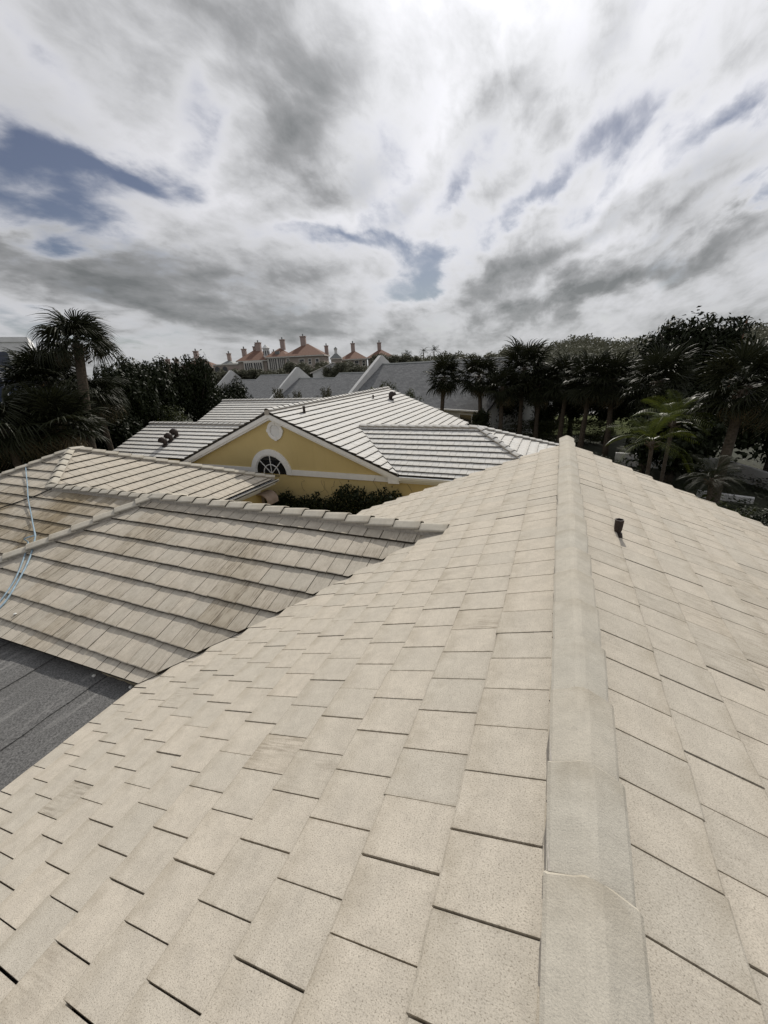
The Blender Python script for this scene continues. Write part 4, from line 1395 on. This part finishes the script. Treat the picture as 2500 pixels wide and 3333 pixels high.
tree('broadleaf_tree', 'dark tree behind the tallest palm of the row', (-1.6, 36.4), 5.7, 2.2, 1.6, 1.9, 25, GR)
tree('broadleaf_tree', 'dark tree filling the gap left of the tallest dark tree', (4.6, 40.0), 6.0, 3.0, 2.0, 3.2, 26, GR)
tree('broadleaf_tree', 'low dark tree behind the hedge, in line with the grey ridge', (0.2, 44.5), 3.9, 2.6, 1.6, 2.1, 27, GR)
tree('broadleaf_tree', 'low dark tree behind the hedge beside the cypress', (-3.4, 46.0), 4.2, 2.2, 1.6, 2.3, 28, GR)
tree('broadleaf_tree', 'dark tree under the large palm at the right edge', (6.4, 28.2), 5.0, 2.4, 2.2, 2.8, 29, GR)
tree('shrub', 'dark shrub by the end wall of the grey shingled row, between palm trunks', (-0.9, 36.0), 3.3, 1.7, 1.2, 1.9, 30, None, 'shrub', CROWN, False)
tree('cypress', 'dark columnar cypress at the corner of the white tiled roof', (-5.0, 29.5), 3.6, .95, .95, 2.0, 17, None, 'tree', CROWN, False)
tree('shrub', 'dry brownish shrub below the feather palms, right of the ridge end', (2.6, 14.6), 3.0, 1.5, 1.3, 1.6, 18, None, 'shrub', SHRUBD, False)
tree('shrub', 'green shrub along the right roof edge before the low white kerb', (4.1, 13.0), 2.75, 1.5, 1.3, 1.5, 19, None, 'shrub', SHRUB, False)
tree('shrub', 'dark shrub under the small date palm', (5.3, 14.8), 1.75, 1.2, 1.0, 1.0, 20, None, 'shrub', CROWN, False)
tree('shrub', 'dark shrub in the lower right corner of the garden', (6.6, 12.6), 2.3, 1.5, 1.3, 1.4, 21, None, 'shrub', CROWN, False)
tree('shrub', 'low dark shrub nearest the right picture edge below the white wall', (7.0, 16.6), 1.35, 1.3, 1.0, .85, 22, None, 'shrub', CROWN, False)
tree('shrub', 'shrub at the foot of the feather palm trunks', (2.0, 18.8), 2.4, 1.4, 1.2, 1.5, 23, None, 'shrub', CROWN, False)
# hedge
for (x0_, x1_, y_, h_, lab, sd_) in ((-5.2, 4.2, 34.2, 1.9, 'long yellow-green hedge between the palm trunks and the lawn', 70), ):
    hg = empty('hedge', ((x0_ + x1_) / 2, y_, 0), lab, 'hedge')
    me = leaf_cloud(sd_, 16000, .03, 'box', 150, M['hedgeleaf'], name='foliage', spread=.22)
    # box cloud is scaled to the hedge's size; leaves stretched little by using a wide box
    o = link('foliage', me, hg); o.location = (0, 0, h_ * .5); o.scale = ((x1_ - x0_) / 2, .8, h_ / 2)
# creeper on the courtyard wall
iv = empty('creeper', (-7.0, 12.3, 0), 'dark leafy creeper massed against the yellow wall under the gable', 'plant')
g_ = np.random.default_rng(5)
n = 15000
xx = g_.uniform(-3.6, 2.1, n)
topz = np.where(xx < -.55, 1.72, 2.22) + .10 * np.sin(xx * 4.1 + 1) + .10 * np.sin(xx * 9 + 2) + .07 * np.sin(xx * 21)
zz_ = topz * (g_.random(n) ** .6) + g_.normal(0, .06, n)
yy_ = g_.uniform(-.55, .45, n)
p = np.stack([xx, yy_, zz_], 1)
tv = g_.normal(size=(n, 3)); tv /= np.linalg.norm(tv, axis=1)[:, None]
bv = np.cross(tv, g_.normal(size=(n, 3))); bv /= np.linalg.norm(bv, axis=1)[:, None]
s_ = g_.uniform(.03, .075, n)[:, None]
Vq = np.stack([p - tv * s_, p + bv * s_ * .6, p + tv * s_, p - bv * s_ * .6], 1).reshape(-1, 3)
me = mesh_of('foliage', Vq, np.arange(n * 4).reshape(-1, 4), M['leaf'])
link('foliage', me, iv)
r = random.Random(8)
st_ = MB()
for k in range(9):
    x = r.uniform(-2.6, 2.6); z = 1.9; pts = []
    for q in range(6):
        pts.append((x, .50, z)); x += r.uniform(-.12, .16); z += r.uniform(.05, .16)
    st_.tube(pts, .006, 4)
st_.obj('stem', M['bark'], iv)

# undergrowth: one mass nobody could count
for nm, cx_, cy_, sx_, sy_, hz_, sd_, cnt in (('undergrowth', -25.5, 13.0, 3.8, 6.5, 1.6, 80, 12000), ('undergrowth', 6.5, 20.5, 4.5, 8.5, .45, 81, 9000), ('undergrowth', -6, 30.0, 5.0, 2.0, .8, 82, 5000)):
    me = leaf_cloud(sd_, cnt, .02, 'box', 120, M['leaf'], name='undergrowth', spread=.16)
    o = link(nm, me, loc=(cx_, cy_, hz_ * .8)); o.scale = (sx_, sy_, hz_); o['kind'] = 'stuff'

# ------------------------------------------------------------------ white garden walls
wl = MB()
def wall_seg(mb, a, b, t, h):
    d = Vector((b[0] - a[0], b[1] - a[1], 0)); nn = Vector((-d.y, d.x, 0)).normalized() * t
    mb.prism([(a[0] - nn.x, a[1] - nn.y, 0), (b[0] - nn.x, b[1] - nn.y, 0), (b[0] + nn.x, b[1] + nn.y, 0), (a[0] + nn.x, a[1] + nn.y, 0)], (0, 0, h))
wall_seg(wl, (10.6, 21.5), (8.75, 26.8), .1, .78)
wall_seg(wl, (8.75, 26.9), (3.6, 27.6), .1, .78)
tag(wl.obj('garden_wall', M['whitewall']), 'white rendered garden wall behind the plants on the right', 'wall')
wl = MB(); wall_seg(wl, (6.5, 22.05), (8.4, 21.4), .12, .28)
tag(wl.obj('low_kerb_wall', M['whitewall']), 'low white kerb wall just above the right roof edge', 'wall')

# ------------------------------------------------------------------ grey-roofed townhouses
TAZ = R(63)
tu = Vector((-math.sin(TAZ), math.cos(TAZ), 0)); tn = Vector((math.cos(TAZ), math.sin(TAZ), 0))
T0 = Vector((-9.7, 34.8, 0)) + tn * 5.5           # foot of the ridge line, u = 0


def tp(u_, d_, z_): # along the row, towards the camera, height
    q = T0 + tu * u_ - tn * d_
    return Vector((q.x, q.y, z_))


def townhouse(u0_, u1_, rz_, ez_, run, label, wall_end=None, wall_h=.95, nwin=3):
    mid = tp((u0_ + u1_) / 2, 0, 0)
    root = empty('townhouse', mid, label, 'house', 'grey roofed townhouses in a row')
    rel = lambda p: p - mid
    # roof slopes as two thick slabs with shingle courses in the material
    for sgn, nm in ((1, 'roof'), (-1, 'roof')):
        a, b_, c, d = tp(u0_, 0, rz_), tp(u1_, 0, rz_), tp(u1_, sgn * run, ez_), tp(u0_, sgn * run, ez_)
        mb = MB(); mb.add([rel(a), rel(b_), rel(c), rel(d)], [(0, 1, 2, 3) if sgn > 0 else (3, 2, 1, 0)])
        me = mb.mesh('roof', M['shingle'])
        l = me.uv_layers.new(name='UVMap')
        ln = u1_ - u0_; sl = math.hypot(run, rz_ - ez_)
        uvs = [(0, sl), (ln, sl), (ln, 0), (0, 0)]
        if sgn < 0: uvs = list(reversed(uvs))
        l.data.foreach_set('uv', np.asarray(uvs, dtype=np.float32).ravel())
        o = link('roof', me, root)
        sol = o.modifiers.new('thickness', 'SOLIDIFY'); sol.thickness = .12; sol.offset = -1
    rc = MB()
    rc.prism([rel(tp(u0_, .16, rz_ - .08)), rel(tp(u0_, 0, rz_ + .045)), rel(tp(u0_, -.16, rz_ - .08))], tu * (u1_ - u0_))
    rc.obj('ridge_cap', M['zinc'], root)
    wb = MB()
    wb.prism([rel(tp(u0_ + .02, run - .6, 0)), rel(tp(u1_ - .02, run - .6, 0)), rel(tp(u1_ - .02, -run + .6, 0)), rel(tp(u0_ + .02, -run + .6, 0))], (0, 0, ez_ - .02))
    for ue in (u0_ + .03, u1_ - .23):
        wb.prism([rel(tp(ue, run - .6, ez_ - .02)), rel(tp(ue, -run + .6, ez_ - .02)), rel(tp(ue, 0, rz_ - .35))], tu * .2)
    wb.obj('wall', M['whitewall'], root)
    gt = MB(); gt.prism([rel(tp(u0_, run + .10, ez_ - .12)), rel(tp(u1_, run + .10, ez_ - .12)), rel(tp(u1_, run - .02, ez_ - .12)), rel(tp(u0_, run - .02, ez_ - .12))], (0, 0, .11))
    gt.obj('gutter', M['white'], root)
    for k in range(nwin):
        uc = u0_ + (u1_ - u0_) * (k + .5) / nwin; hw_ = (u1_ - u0_) / nwin * .36
        wf_ = MB(); wf_.prism([rel(tp(uc - hw_, run - .6, .4)), rel(tp(uc + hw_, run - .6, .4)), rel(tp(uc + hw_, run - .6, 2.3)), rel(tp(uc - hw_, run - .6, 2.3))], -tn * .05)
        fo = wf_.obj('window', M['white'], root)
        for q in (-1, 1):
            wg = MB(); m1, m2 = sorted((uc + q * .06, uc + q * (hw_ - .08)))
            wg.prism([rel(tp(m1, run - .55, .5)), rel(tp(m2, run - .55, .5)), rel(tp(m2, run - .55, 2.2)), rel(tp(m1, run - .55, 2.2))], -tn * .012)
            wg.obj('glass', M['glass'], fo)
    if wall_end is not None:
        fwm = MB(); t_ = .55
        hh = wall_h
        prof = [tp(wall_end, run + .3, 0), tp(wall_end, run + .3, ez_ - .1 + hh * .3), tp(wall_end, .12, rz_ + hh), tp(wall_end, -.12, rz_ + hh), tp(wall_end, -run - .3, ez_ - .1 + hh * .3), tp(wall_end, -run - .3, 0)]
        fwm.prism([rel(p_) for p_ in prof], tu * t_)
        fwm.obj('fire_wall', M['whitewall'], root)
    return root


townhouse(-5.2, 6.0, 6.62, 2.7, 5.5, 'grey shingled townhouse at the right end of the row, behind the palms')
townhouse(6.0, 14.0, 6.58, 2.7, 5.5, 'high grey shingled townhouse right of the tallest white fire wall', 13.9, .95)
townhouse(14.45, 23.2, 5.70, 2.0, 5.5, 'grey shingled townhouse left of the tallest white fire wall')
townhouse(23.2, 34.9, 5.1, 1.5, 5.5, 'lower grey shingled townhouse between the two visible fire walls', 34.6, 1.65)
townhouse(35.2, 49.0, 5.72, 2.0, 5.5, 'grey shingled townhouse left of the middle fire wall')
townhouse(49.0, 63.0, 4.95, 1.4, 5.5, 'farthest grey shingled townhouse, partly behind the left trees', 63.5, 1.9)
wg = empty('small_house', (-40, 70, 0), 'small white gabled house peeping between fire wall and pink buildings', 'house', rotz=R(28))
b = MB(); b.box(-4, 4, 0, 7, 0, 5.6); b.prism([(-4, 0.02, 5.6), (4, 0.02, 5.6), (0, 0.02, 7.1)], (0, 6.9, 0)); b.obj('wall', M['whitewall'], wg)
b = MB(); b.prism([(-4.5, -.3, 5.43), (0, -.3, 7.16), (0, -.3, 7.32), (-4.5, -.3, 5.6)], (0, 7.6, 0)); b.prism([(4.5, -.3, 5.43), (0, -.3, 7.16), (0, -.3, 7.32), (4.5, -.3, 5.6)], (0, 7.6, 0)); b.obj('roof', M['cream'], wg)
for k in (-1, 1):
    a = MB(); a.prism([(k * 1.4 + .6 * math.cos(math.pi * i / 10), -.02, 4.9 + .6 * math.sin(math.pi * i / 10)) for i in range(11)], (0, .03, 0)); a.obj('window', M['glass'], wg)

# ------------------------------------------------------------------ pink apartment buildings
fh = Vector((-math.sin(YAW), math.cos(YAW), 0)); rh = Vector((math.cos(YAW), math.sin(YAW), 0))


def pb(hc, label, dist=115.0, name='apartment_building'):
    q = rh * hc + fh * dist
    return empty(name, (q.x, q.y, 0), label, 'building', 'pink buildings with red roofs on the skyline', rotz=YAW)


def hip(root, x0, x1, y0, y1, ze_, zp, ridge=0.0, mat='redroof', over=.5, name='roof'):
    cx_, cy_ = (x0 + x1) / 2, (y0 + y1) / 2
    x0 -= over; x1 += over; y0 -= over; y1 += over
    mb = MB(); h = ridge / 2
    V = [(x0, y0, ze_), (x1, y0, ze_), (x1, y1, ze_), (x0, y1, ze_), (cx_ - h, cy_, zp), (cx_ + h, cy_, zp)]
    mb.add(V, [(0, 1, 5, 4), (2, 3, 4, 5), (1, 2, 5), (3, 0, 4), (3, 2, 1, 0)])
    ro = mb.obj(name, M[mat], root)
    MB().box(x0 + .02, x1 - .02, y0 + .02, y1 - .02, ze_ - .28, ze_ - .004).obj('cornice', M['cream'], root)
    return ro


def chimney(ro, x, y, z0_, z1_, w_=.62):
    c = MB(); c.box(x - w_, x + w_, y - w_, y + w_, z0_, z1_); c.box(x - w_ - .12, x + w_ + .12, y - w_ - .12, y + w_ + .12, z1_ + .003, z1_ + .22)
    o = c.obj('chimney', M['pinkch'], ro)
    MB().tube([(x, y, z1_ + .2), (x, y, z1_ + .75)], .17, 6).obj('chimney_pot', M['zinc'], o) if False else None
    p_ = MB().tube([(x, y, z1_ + .2), (x, y, z1_ + .8)], .18, 6)
    p_.obj('chimney_pot', M['zinc'], ro)
    return o


def win(root, x, z, w_, h_, cols=1, rows=2, y=-.06):
    f_ = MB()
    f_.box(x - w_ / 2 - .18, x + w_ / 2 + .18, y - .02, y + .06, z - h_ / 2 - .18, z - h_ / 2)
    f_.box(x - w_ / 2 - .18, x + w_ / 2 + .18, y - .02, y + .06, z + h_ / 2, z + h_ / 2 + .18)
    f_.box(x - w_ / 2 - .18, x - w_ / 2, y - .019, y + .06, z - h_ / 2 + .001, z + h_ / 2 - .001)
    f_.box(x + w_ / 2, x + w_ / 2 + .18, y - .019, y + .06, z - h_ / 2 + .001, z + h_ / 2 - .001)
    for c in range(1, cols):
        xc = x - w_ / 2 + w_ * c / cols; f_.box(xc - .09, xc + .09, y - .018, y + .05, z - h_ / 2 + .002, z + h_ / 2 - .002)
    for c in range(1, rows):
        zc_ = z - h_ / 2 + h_ * c / rows; f_.box(x - w_ / 2 + .002, x + w_ / 2 - .002, y - .017, y + .05, zc_ - .06, zc_ + .06)
    fo = f_.obj('window', M['cream'], root)
    MB().box(x - w_ / 2, x + w_ / 2, y + .03, y + .055, z - h_ / 2, z + h_ / 2).obj('glass', M['glass'], fo)
    return fo


# main block (largest hip roof)
A = pb(-19.6, 'pink block with the largest red hip roof and a tall chimney on its apex')
MB().box(-5.2, 5.2, 0, 14, 0, 9.6).obj('wall', M['pink'], A)
ro = hip(A, -5.2, 5.2, 0, 14, 9.72, 12.9, 1.0); chimney(ro, -.7, 6.6, 12.2, 14.7, .72); chimney(ro, 5.3, 9.5, 9.9, 12.1, .5)
for x, z, w_, h_ in ((-4.3, 8.0, .5, 2.1), (-.6, 7.8, 1.2, 1.9), (1.6, 8.1, .65, 1.2), (3.6, 7.9, .8, 1.6), (-.6, 4.6, 1.2, 1.9), (2.6, 4.6, 1.2, 1.9)): win(A, x, z, w_, h_)
# block with the glazed bay left of it
B = pb(-27.0, 'pink block with tall glazed bays under a red roof, left of the largest block')
MB().box(-2.6, 2.5, .4, 12, 0, 9.6).obj('wall', M['cream'], B)
ro = hip(B, -2.6, 2.5, .4, 12, 9.75, 12.1, .4); chimney(ro, .9, 6, 11.6, 14.1, .6)
d_ = MB(); d_.box(-.5, .6, 1.6, 2.6, 10.2, 11.2); d_.obj('dormer', M['zinc'], ro)
win(B, -1.1, 7.6, 2.0, 3.4, 4, 1, .3); win(B, 1.25, 7.6, 2.0, 3.4, 4, 1, .3); win(B, -1.1, 4.2, 2.0, 2.3, 4, 1, .3); win(B, 1.25, 4.2, 2.0, 2.3, 4, 1, .3)
# next block
C_ = pb(-33.6, 'pink block with twin stepped chimneys and a wide glazed bay')
MB().box(-4.2, 3.6, 1.2, 13, 0, 9.0).obj('wall', M['pink'], C_)
ro = hip(C_, -4.2, 3.6, 1.2, 13, 9.15, 12.0, 1.5); chimney(ro, .35, 7, 11.4, 13.7, .7); chimney(ro, -.9, 8.2, 11.0, 12.8, .6); chimney(ro, -3.6, 6, 10.0, 12.2, .55)
MB().box(-2.6, 2.6, .6, 1.3, 0, 8.9).obj('bay', M['cream'], C_)
win(C_, -1.25, 7.0, 2.1, 3.0, 4, 1, .5); win(C_, 1.25, 7.0, 2.1, 3.0, 4, 1, .5); win(C_, -1.25, 3.8, 2.1, 2.2, 4, 1, .5); win(C_, 1.25, 3.8, 2.1, 2.2, 4, 1, .5)
# cupola
cu = MB()
q = []
for (z, rad) in ((8.6, .95), (11.9, .85), (12.0, 1.05), (12.15, 1.05), (13.1, .08)):
    q.append((z, rad))
V, F = [], []
for z, rad in q:
    for k in range(8):
        V.append((3.4 + rad * math.cos(k * math.pi / 4 + .39), 3 + rad * math.sin(k * math.pi / 4 + .39), z))
for i in range(len(q) - 1):
    for k in range(8): F.append((i * 8 + k, i * 8 + (k + 1) % 8, (i + 1) * 8 + (k + 1) % 8, (i + 1) * 8 + k))
cu.add(V, F); cuo = cu.obj('cupola', M['whitewall'], C_)
for k in range(8):
    a = k * math.pi / 4
    MB().box(-.14, .14, -.02, .02, 10.3, 11.5).obj('louvre', M['glass'], cuo, matrix=Matrix.Translation((3.4 + .85 * math.cos(a), 3 + .85 * math.sin(a), 0)) @ Matrix.Rotation(a + math.pi / 2, 4, 'Z'))
chimney(ro, 4.0, 9, 10.0, 11.2, .4)


def arch_panel(root, x, z0_, w_, h_, mat, y=-.05):
    pts = [(x - w_ / 2, y, z0_), (x + w_ / 2, y, z0_), (x + w_ / 2, y, z0_ + h_ - w_ / 2)] + [(x + w_ / 2 * math.cos(math.pi * i / 10), y, z0_ + h_ - w_ / 2 + w_ / 2 * math.sin(math.pi * i / 10)) for i in range(1, 10)] + [(x - w_ / 2, y, z0_ + h_ - w_ / 2)]
    MB().prism(pts, (0, .04, 0)).obj('arch', mat, root)


Dd = pb(-41.5, 'low pink wing with arches at the left of the pink complex')
MB().box(-3.4, 3.6, 1.5, 10, 0, 8.3).obj('wall', M['pink'], Dd)
MB().box(-3.5, 3.7, 1.3, 10.1, 8.31, 8.6).obj('cornice', M['cream'], Dd)
for x, mm in ((-2.4, M['glass']), (-.3, M['glass']), (1.4, M['pinkch']), (3.0, M['pinkch'])): arch_panel(Dd, x, 5.6, 1.35, 2.4, mm, 1.44)
ro = hip(Dd, -1.4, 1.6, 3, 7, 8.7, 9.7, 0, 'zinc', .2); chimney(ro, .2, 5, 9.2, 11.2, .45)
E_ = pb(-50.0, 'pink building with a single chimney, mostly behind the left trees')
MB().box(-4, 3.5, 1, 11, 0, 8.0).obj('wall', M['pink'], E_)
ro = hip(E_, -4, 3.5, 1, 11, 8.1, 10.6, .6); chimney(ro, -.8, 6, 10.0, 12.3, .55)
E2 = pb(-57.5, 'pale far building with two chimneys just above the left tree tops')
MB().box(-5, 4, 2, 12, 0, 6.6).obj('wall', M['pink'], E2)
ro = hip(E2, -5, 4, 2, 12, 6.7, 8.4, 2.0); chimney(ro, -2.2, 7, 7.6, 10.6, .5); chimney(ro, .2, 7, 7.6, 10.5, .45)
F_ = pb(-6.4, 'separate pink house with red hip roof and central chimney, right of the turret', 118)
MB().box(-3.4, 3.6, 0, 10, 0, 8.1).obj('wall', M['pink'], F_)
ro = hip(F_, -3.4, 3.6, 0, 10, 8.25, 10.5, .3); chimney(ro, -.1, 5, 10.0, 12.3, .55)
for x, z, w_, h_ in ((-1.6, 6.9, .9, 1.4), (.9, 6.9, 1.1, 1.6), (2.9, 7.0, .7, 1.4), (.9, 4.3, 1.3, 1.5)): win(F_, x, z, w_, h_)
G_ = pb(1.3, 'rightmost pink house with red hip roof behind dark trees', 120)
MB().box(-3.6, 3.6, 0, 10, 0, 8.2).obj('wall', M['pink'], G_)
ro = hip(G_, -3.6, 3.6, 0, 10, 8.35, 10.6, .3); chimney(ro, -.2, 5, 10.0, 12.2, .55)
win(G_, -1.5, 7.0, .9, 1.4); win(G_, 1.5, 7.0, .9, 1.4)
Tt = pb(-10.8, 'small pink turret with a grey pyramid roof and cupola between red roofs', 114, 'turret')
MB().box(-1.35, 1.35, 0, 2.7, 0, 8.5).obj('wall', M['pink'], Tt)
hip(Tt, -1.35, 1.35, 0, 2.7, 8.62, 10.1, 0, 'zinc', .25)
MB().box(-.35, .35, 1.0, 1.7, 9.7, 10.9).obj('cupola', M['whitewall'], Tt); hip(Tt, -.35, .35, 1.0, 1.7, 11.0, 11.5, 0, 'zinc', .12, 'cupola_roof')
arch_panel(Tt, 0, 5.4, 1.3, 2.3, M['pinkch'])

# ------------------------------------------------------------------ white flat-roofed building at the left
wb_ = empty('white_building', (-49.5, 24.2, 0), 'white flat-roofed building with dark blue windows at the left edge', 'building', rotz=R(60))
M['brightwhite'] = simple('bright_white_stucco', (0.80, 0.80, 0.79), 0.8, 0.2, 1.5, 0.05)
MB().box(-12, 1.4, 0, 9, 0, 10.3).obj('wall', M['brightwhite'], wb_)
MB().box(-12.1, 1.5, -.1, 9.1, 10.301, 10.75).obj('parapet', M['brightwhite'], wb_)
MB().box(1.41, 5.0, 2.0, 8.5, 0, 9.9).obj('wing', M['brightwhite'], wb_)
for z0_, z1_ in ((7.6, 9.5), (4.8, 7.2), (1.6, 4.2)):
    for x0_, x1_ in ((-3.6, -.3), (-7.6, -4.2), (-11.4, -8.2)):
        wo = MB().box(x0_, x1_, -.06, .0, z0_, z1_).obj('window', M['white'], wb_)
        n = 3
        for k in range(n):
            w_ = (x1_ - x0_) / n
            MB().box(x0_ + k * w_ + .06, x0_ + (k + 1) * w_ - .06, -.08, -.062, z0_ + .06, z1_ - .06).obj('pane', M['skyglass'], wo)

# ------------------------------------------------------------------ belt of trees before the pink buildings, dune
r = random.Random(77)
belt = [(-70.5, 70.9, 7.8, 3.0, 'tree behind the left white gable peak'),
        (-65.7, 70.0, 7.4, 2.6, 'tree just right of the left white gable peak'),
        (-63.0, 71.1, 7.8, 2.8, 'tree in front of the pink block with twin chimneys'),
        (-61.1, 72.7, 7.6, 2.4, 'dark tree under the left glazed bay'),
        (-56.4, 72.7, 7.5, 3.2, 'wide silvery tree under the right glazed bay'),
        (-48.9, 70.7, 8.7, 3.3, 'tall tree touching the middle white fire wall peak'),
        (-45.1, 70.9, 7.9, 3.0, 'round tree just right of the middle fire wall peak'),
        (-43.3, 72.0, 8.2, 2.4, 'spiky topped tree under the largest red roof'),
        (-39.7, 69.5, 7.3, 2.4, 'grey-green tree under the turret'),
        (-36.7, 68.8, 8.1, 2.6, 'tree in front of the pink house right of the turret'),
        (-34.2, 67.9, 7.1, 2.2, 'tree left of the small white gabled house'),
        (-44.3, 102.9, 10.0, 3.4, 'large dark tree before the rightmost pink house'),
        (-39.6, 104.8, 9.7, 3.4, 'dark tree right of the rightmost pink house'),
        (-36.6, 108.0, 9.0, 2.8, 'dark tree below the far coconut palms')]
for i, (x, y, h, rad_, lab) in enumerate(belt):
    tree('tree', lab, (x, y), h, rad_ * 1.1, rad_, rad_ * .95, 300 + i, 'trees in front of the pink buildings', 'tree', CROWNF, True, 3)
# bushes and a banana plant standing between the yellow house and the grey townhouses
for i, (x, y, h, w_, lab) in enumerate([(-20.08, 26.19, 5.29, 0.95, 'loose bush before the middle white fire wall, over the white roof'),
        (-18.91, 27.04, 4.99, 0.80, 'small bush right of the middle fire wall foot'),
        (-16.49, 27.43, 5.17, 0.95, 'loose bush halfway along the white roof ridge, before grey shingles'),
        (-9.75, 28.37, 4.75, 1.10, 'green bush left of the solitary palm trunk, over the white roof edge'),
        (-11.90, 28.63, 5.34, 1.00, 'dark bush beside the banana plant')]):
    tree('shrub', lab, (x, y), h, w_, w_ * .9, 1.5, 400 + i, 'bushes behind the white roof', 'shrub', SHRUBD if i < 3 else SHRUB, False)
bn = empty('banana_plant', (-12.70, 28.28, 0), 'banana plant with broad upright leaves at the foot of the tallest fire wall', 'plant')
ht = 5.39
MB().tube([(0, 0, -.05), (.03, 0, ht - 1.2), (0, 0, ht - .9)], [.13, .11, .07], 8).obj('trunk', M['trunk'], bn)
for q in range(7):
    a = q * 2.4; up_t = (1.25, .9, .7, 1.1, .55, .8, .5)[q]
    V, F = [], []
    for t in range(9):
        f_ = t / 8
        rad_ = .15 + .85 * f_ * (1.2 - up_t * .5); zz2 = ht - 1.0 + 1.25 * up_t * (f_ - .45 * f_ * f_)
        w_ = .24 * math.sin(math.pi * min(.97, .08 + f_)) ** .7
        c_, s2 = math.cos(a), math.sin(a)
        V += [(c_ * rad_ - s2 * w_, s2 * rad_ + c_ * w_, zz2 - .08), (c_ * rad_, s2 * rad_, zz2), (c_ * rad_ + s2 * w_, s2 * rad_ - c_ * w_, zz2 - .08)]
    for t in range(8):
        b_ = t * 3
        F += [(b_, b_ + 1, b_ + 4, b_ + 3), (b_ + 1, b_ + 2, b_ + 5, b_ + 4)]
    link('leaf', mesh_of('leaf', V, F, M['hedgeleaf']), bn)
# dune ridge with scrub
nx, ny = 70, 14
V, F = [], []


def dune_h(x, t):
    base = 6.2 + 1.7 * max(0, min(1, (x + 26) / 14)) + .7 * math.sin(x * .17 + 1) + .5 * math.sin(x * .41)
    if x > 8: base += .5 * min(1, (x - 8) / 12)
    fall = max(0, min(1, (x + 60) / 16))
    return base * fall * math.sin(math.pi * min(1, t * 1.0)) ** .8


for j in range(ny + 1):
    t = j / ny
    for i in range(nx + 1):
        x = -62 + 156 * i / nx
        V.append((x, 84 + 60 * t, dune_h(x, t) - .05))
for j in range(ny):
    for i in range(nx):
        a = j * (nx + 1) + i; F.append((a, a + 1, a + nx + 2, a + nx + 1))
hm = MB().add(V, F).obj('hill', simple('scrubby_dune', (0.055, 0.058, 0.038), 0.95, 0.1, .6, .4), smooth=True)
tag(hm, kind='structure')
g_ = np.random.default_rng(12)
n = 42000
xs = g_.uniform(-58, 70, n); ts = g_.uniform(.08, .62, n)
hs = np.array([dune_h(a, b_) for a, b_ in zip(xs, ts)])
bump_ = .9 * (np.sin(xs * 1.1 + ts * 31) * np.sin(xs * .53 - ts * 17)) + .9
zs = hs + g_.random(n) * (0.4 + bump_)
p = np.stack([xs, 84 + 60 * ts, zs], 1)
tv = g_.normal(size=(n, 3)); tv[:, 2] += .3; tv /= np.linalg.norm(tv, axis=1)[:, None]
bv = np.cross(tv, g_.normal(size=(n, 3))); bv /= np.linalg.norm(bv, axis=1)[:, None]
s_ = g_.uniform(.12, .36, n)[:, None]
Vq = np.stack([p - tv * s_, p + bv * s_ * .5, p + tv * s_, p - bv * s_ * .5], 1).reshape(-1, 3)
me = mesh_of('scrub', Vq, np.arange(n * 4).reshape(-1, 4), M['scrub'])
o = link('scrub', me); o['kind'] = 'stuff'
for i, (x, y, h, rad_, lab) in enumerate([(6, 60, 5.8, 3.0, 'mid distance tree behind the palm row, under the dune'), (14, 62, 6.4, 3.4, 'mid distance tree left of the utility pole'), (-2, 62, 5.8, 3.0, 'tree across the road behind the tallest palms'),
                                         (22, 60, 7.6, 3.6, 'tree below the utility pole'), (11, 46, 6.3, 3.0, 'tree behind the tallest dark tree'), (2, 59.5, 5.6, 3.0, 'low spreading tree across the road between two palm trunks'), (9, 60, 5.8, 3.2, 'spreading tree across the road right of the palm row'), (-6, 60, 5.6, 3.0, 'small tree across the road beside the shingle roof end'), (-9, 64, 6.2, 3.0, 'tree across the road above the cypress')]):
    tree('tree', lab, (x, y), h, rad_, rad_, rad_ * 1.0, 340 + i, 'trees across the road', 'tree', CROWN, True, 3)

up_ = empty('utility_pole', (23.2, 76.6, 0), 'brown utility pole with a short crossarm above the right trees', 'pole')
MB().tube([(0, 0, 0), (.3, 0, 10.1)], [.16, .12], 8).obj('pole', simple('weathered_wood', (0.16, 0.09, 0.06), 0.9, 0.1), up_)
MB().box(-.75, .9, -.08, .08, 8.75, 8.92).obj('crossarm', M['bark'], up_)
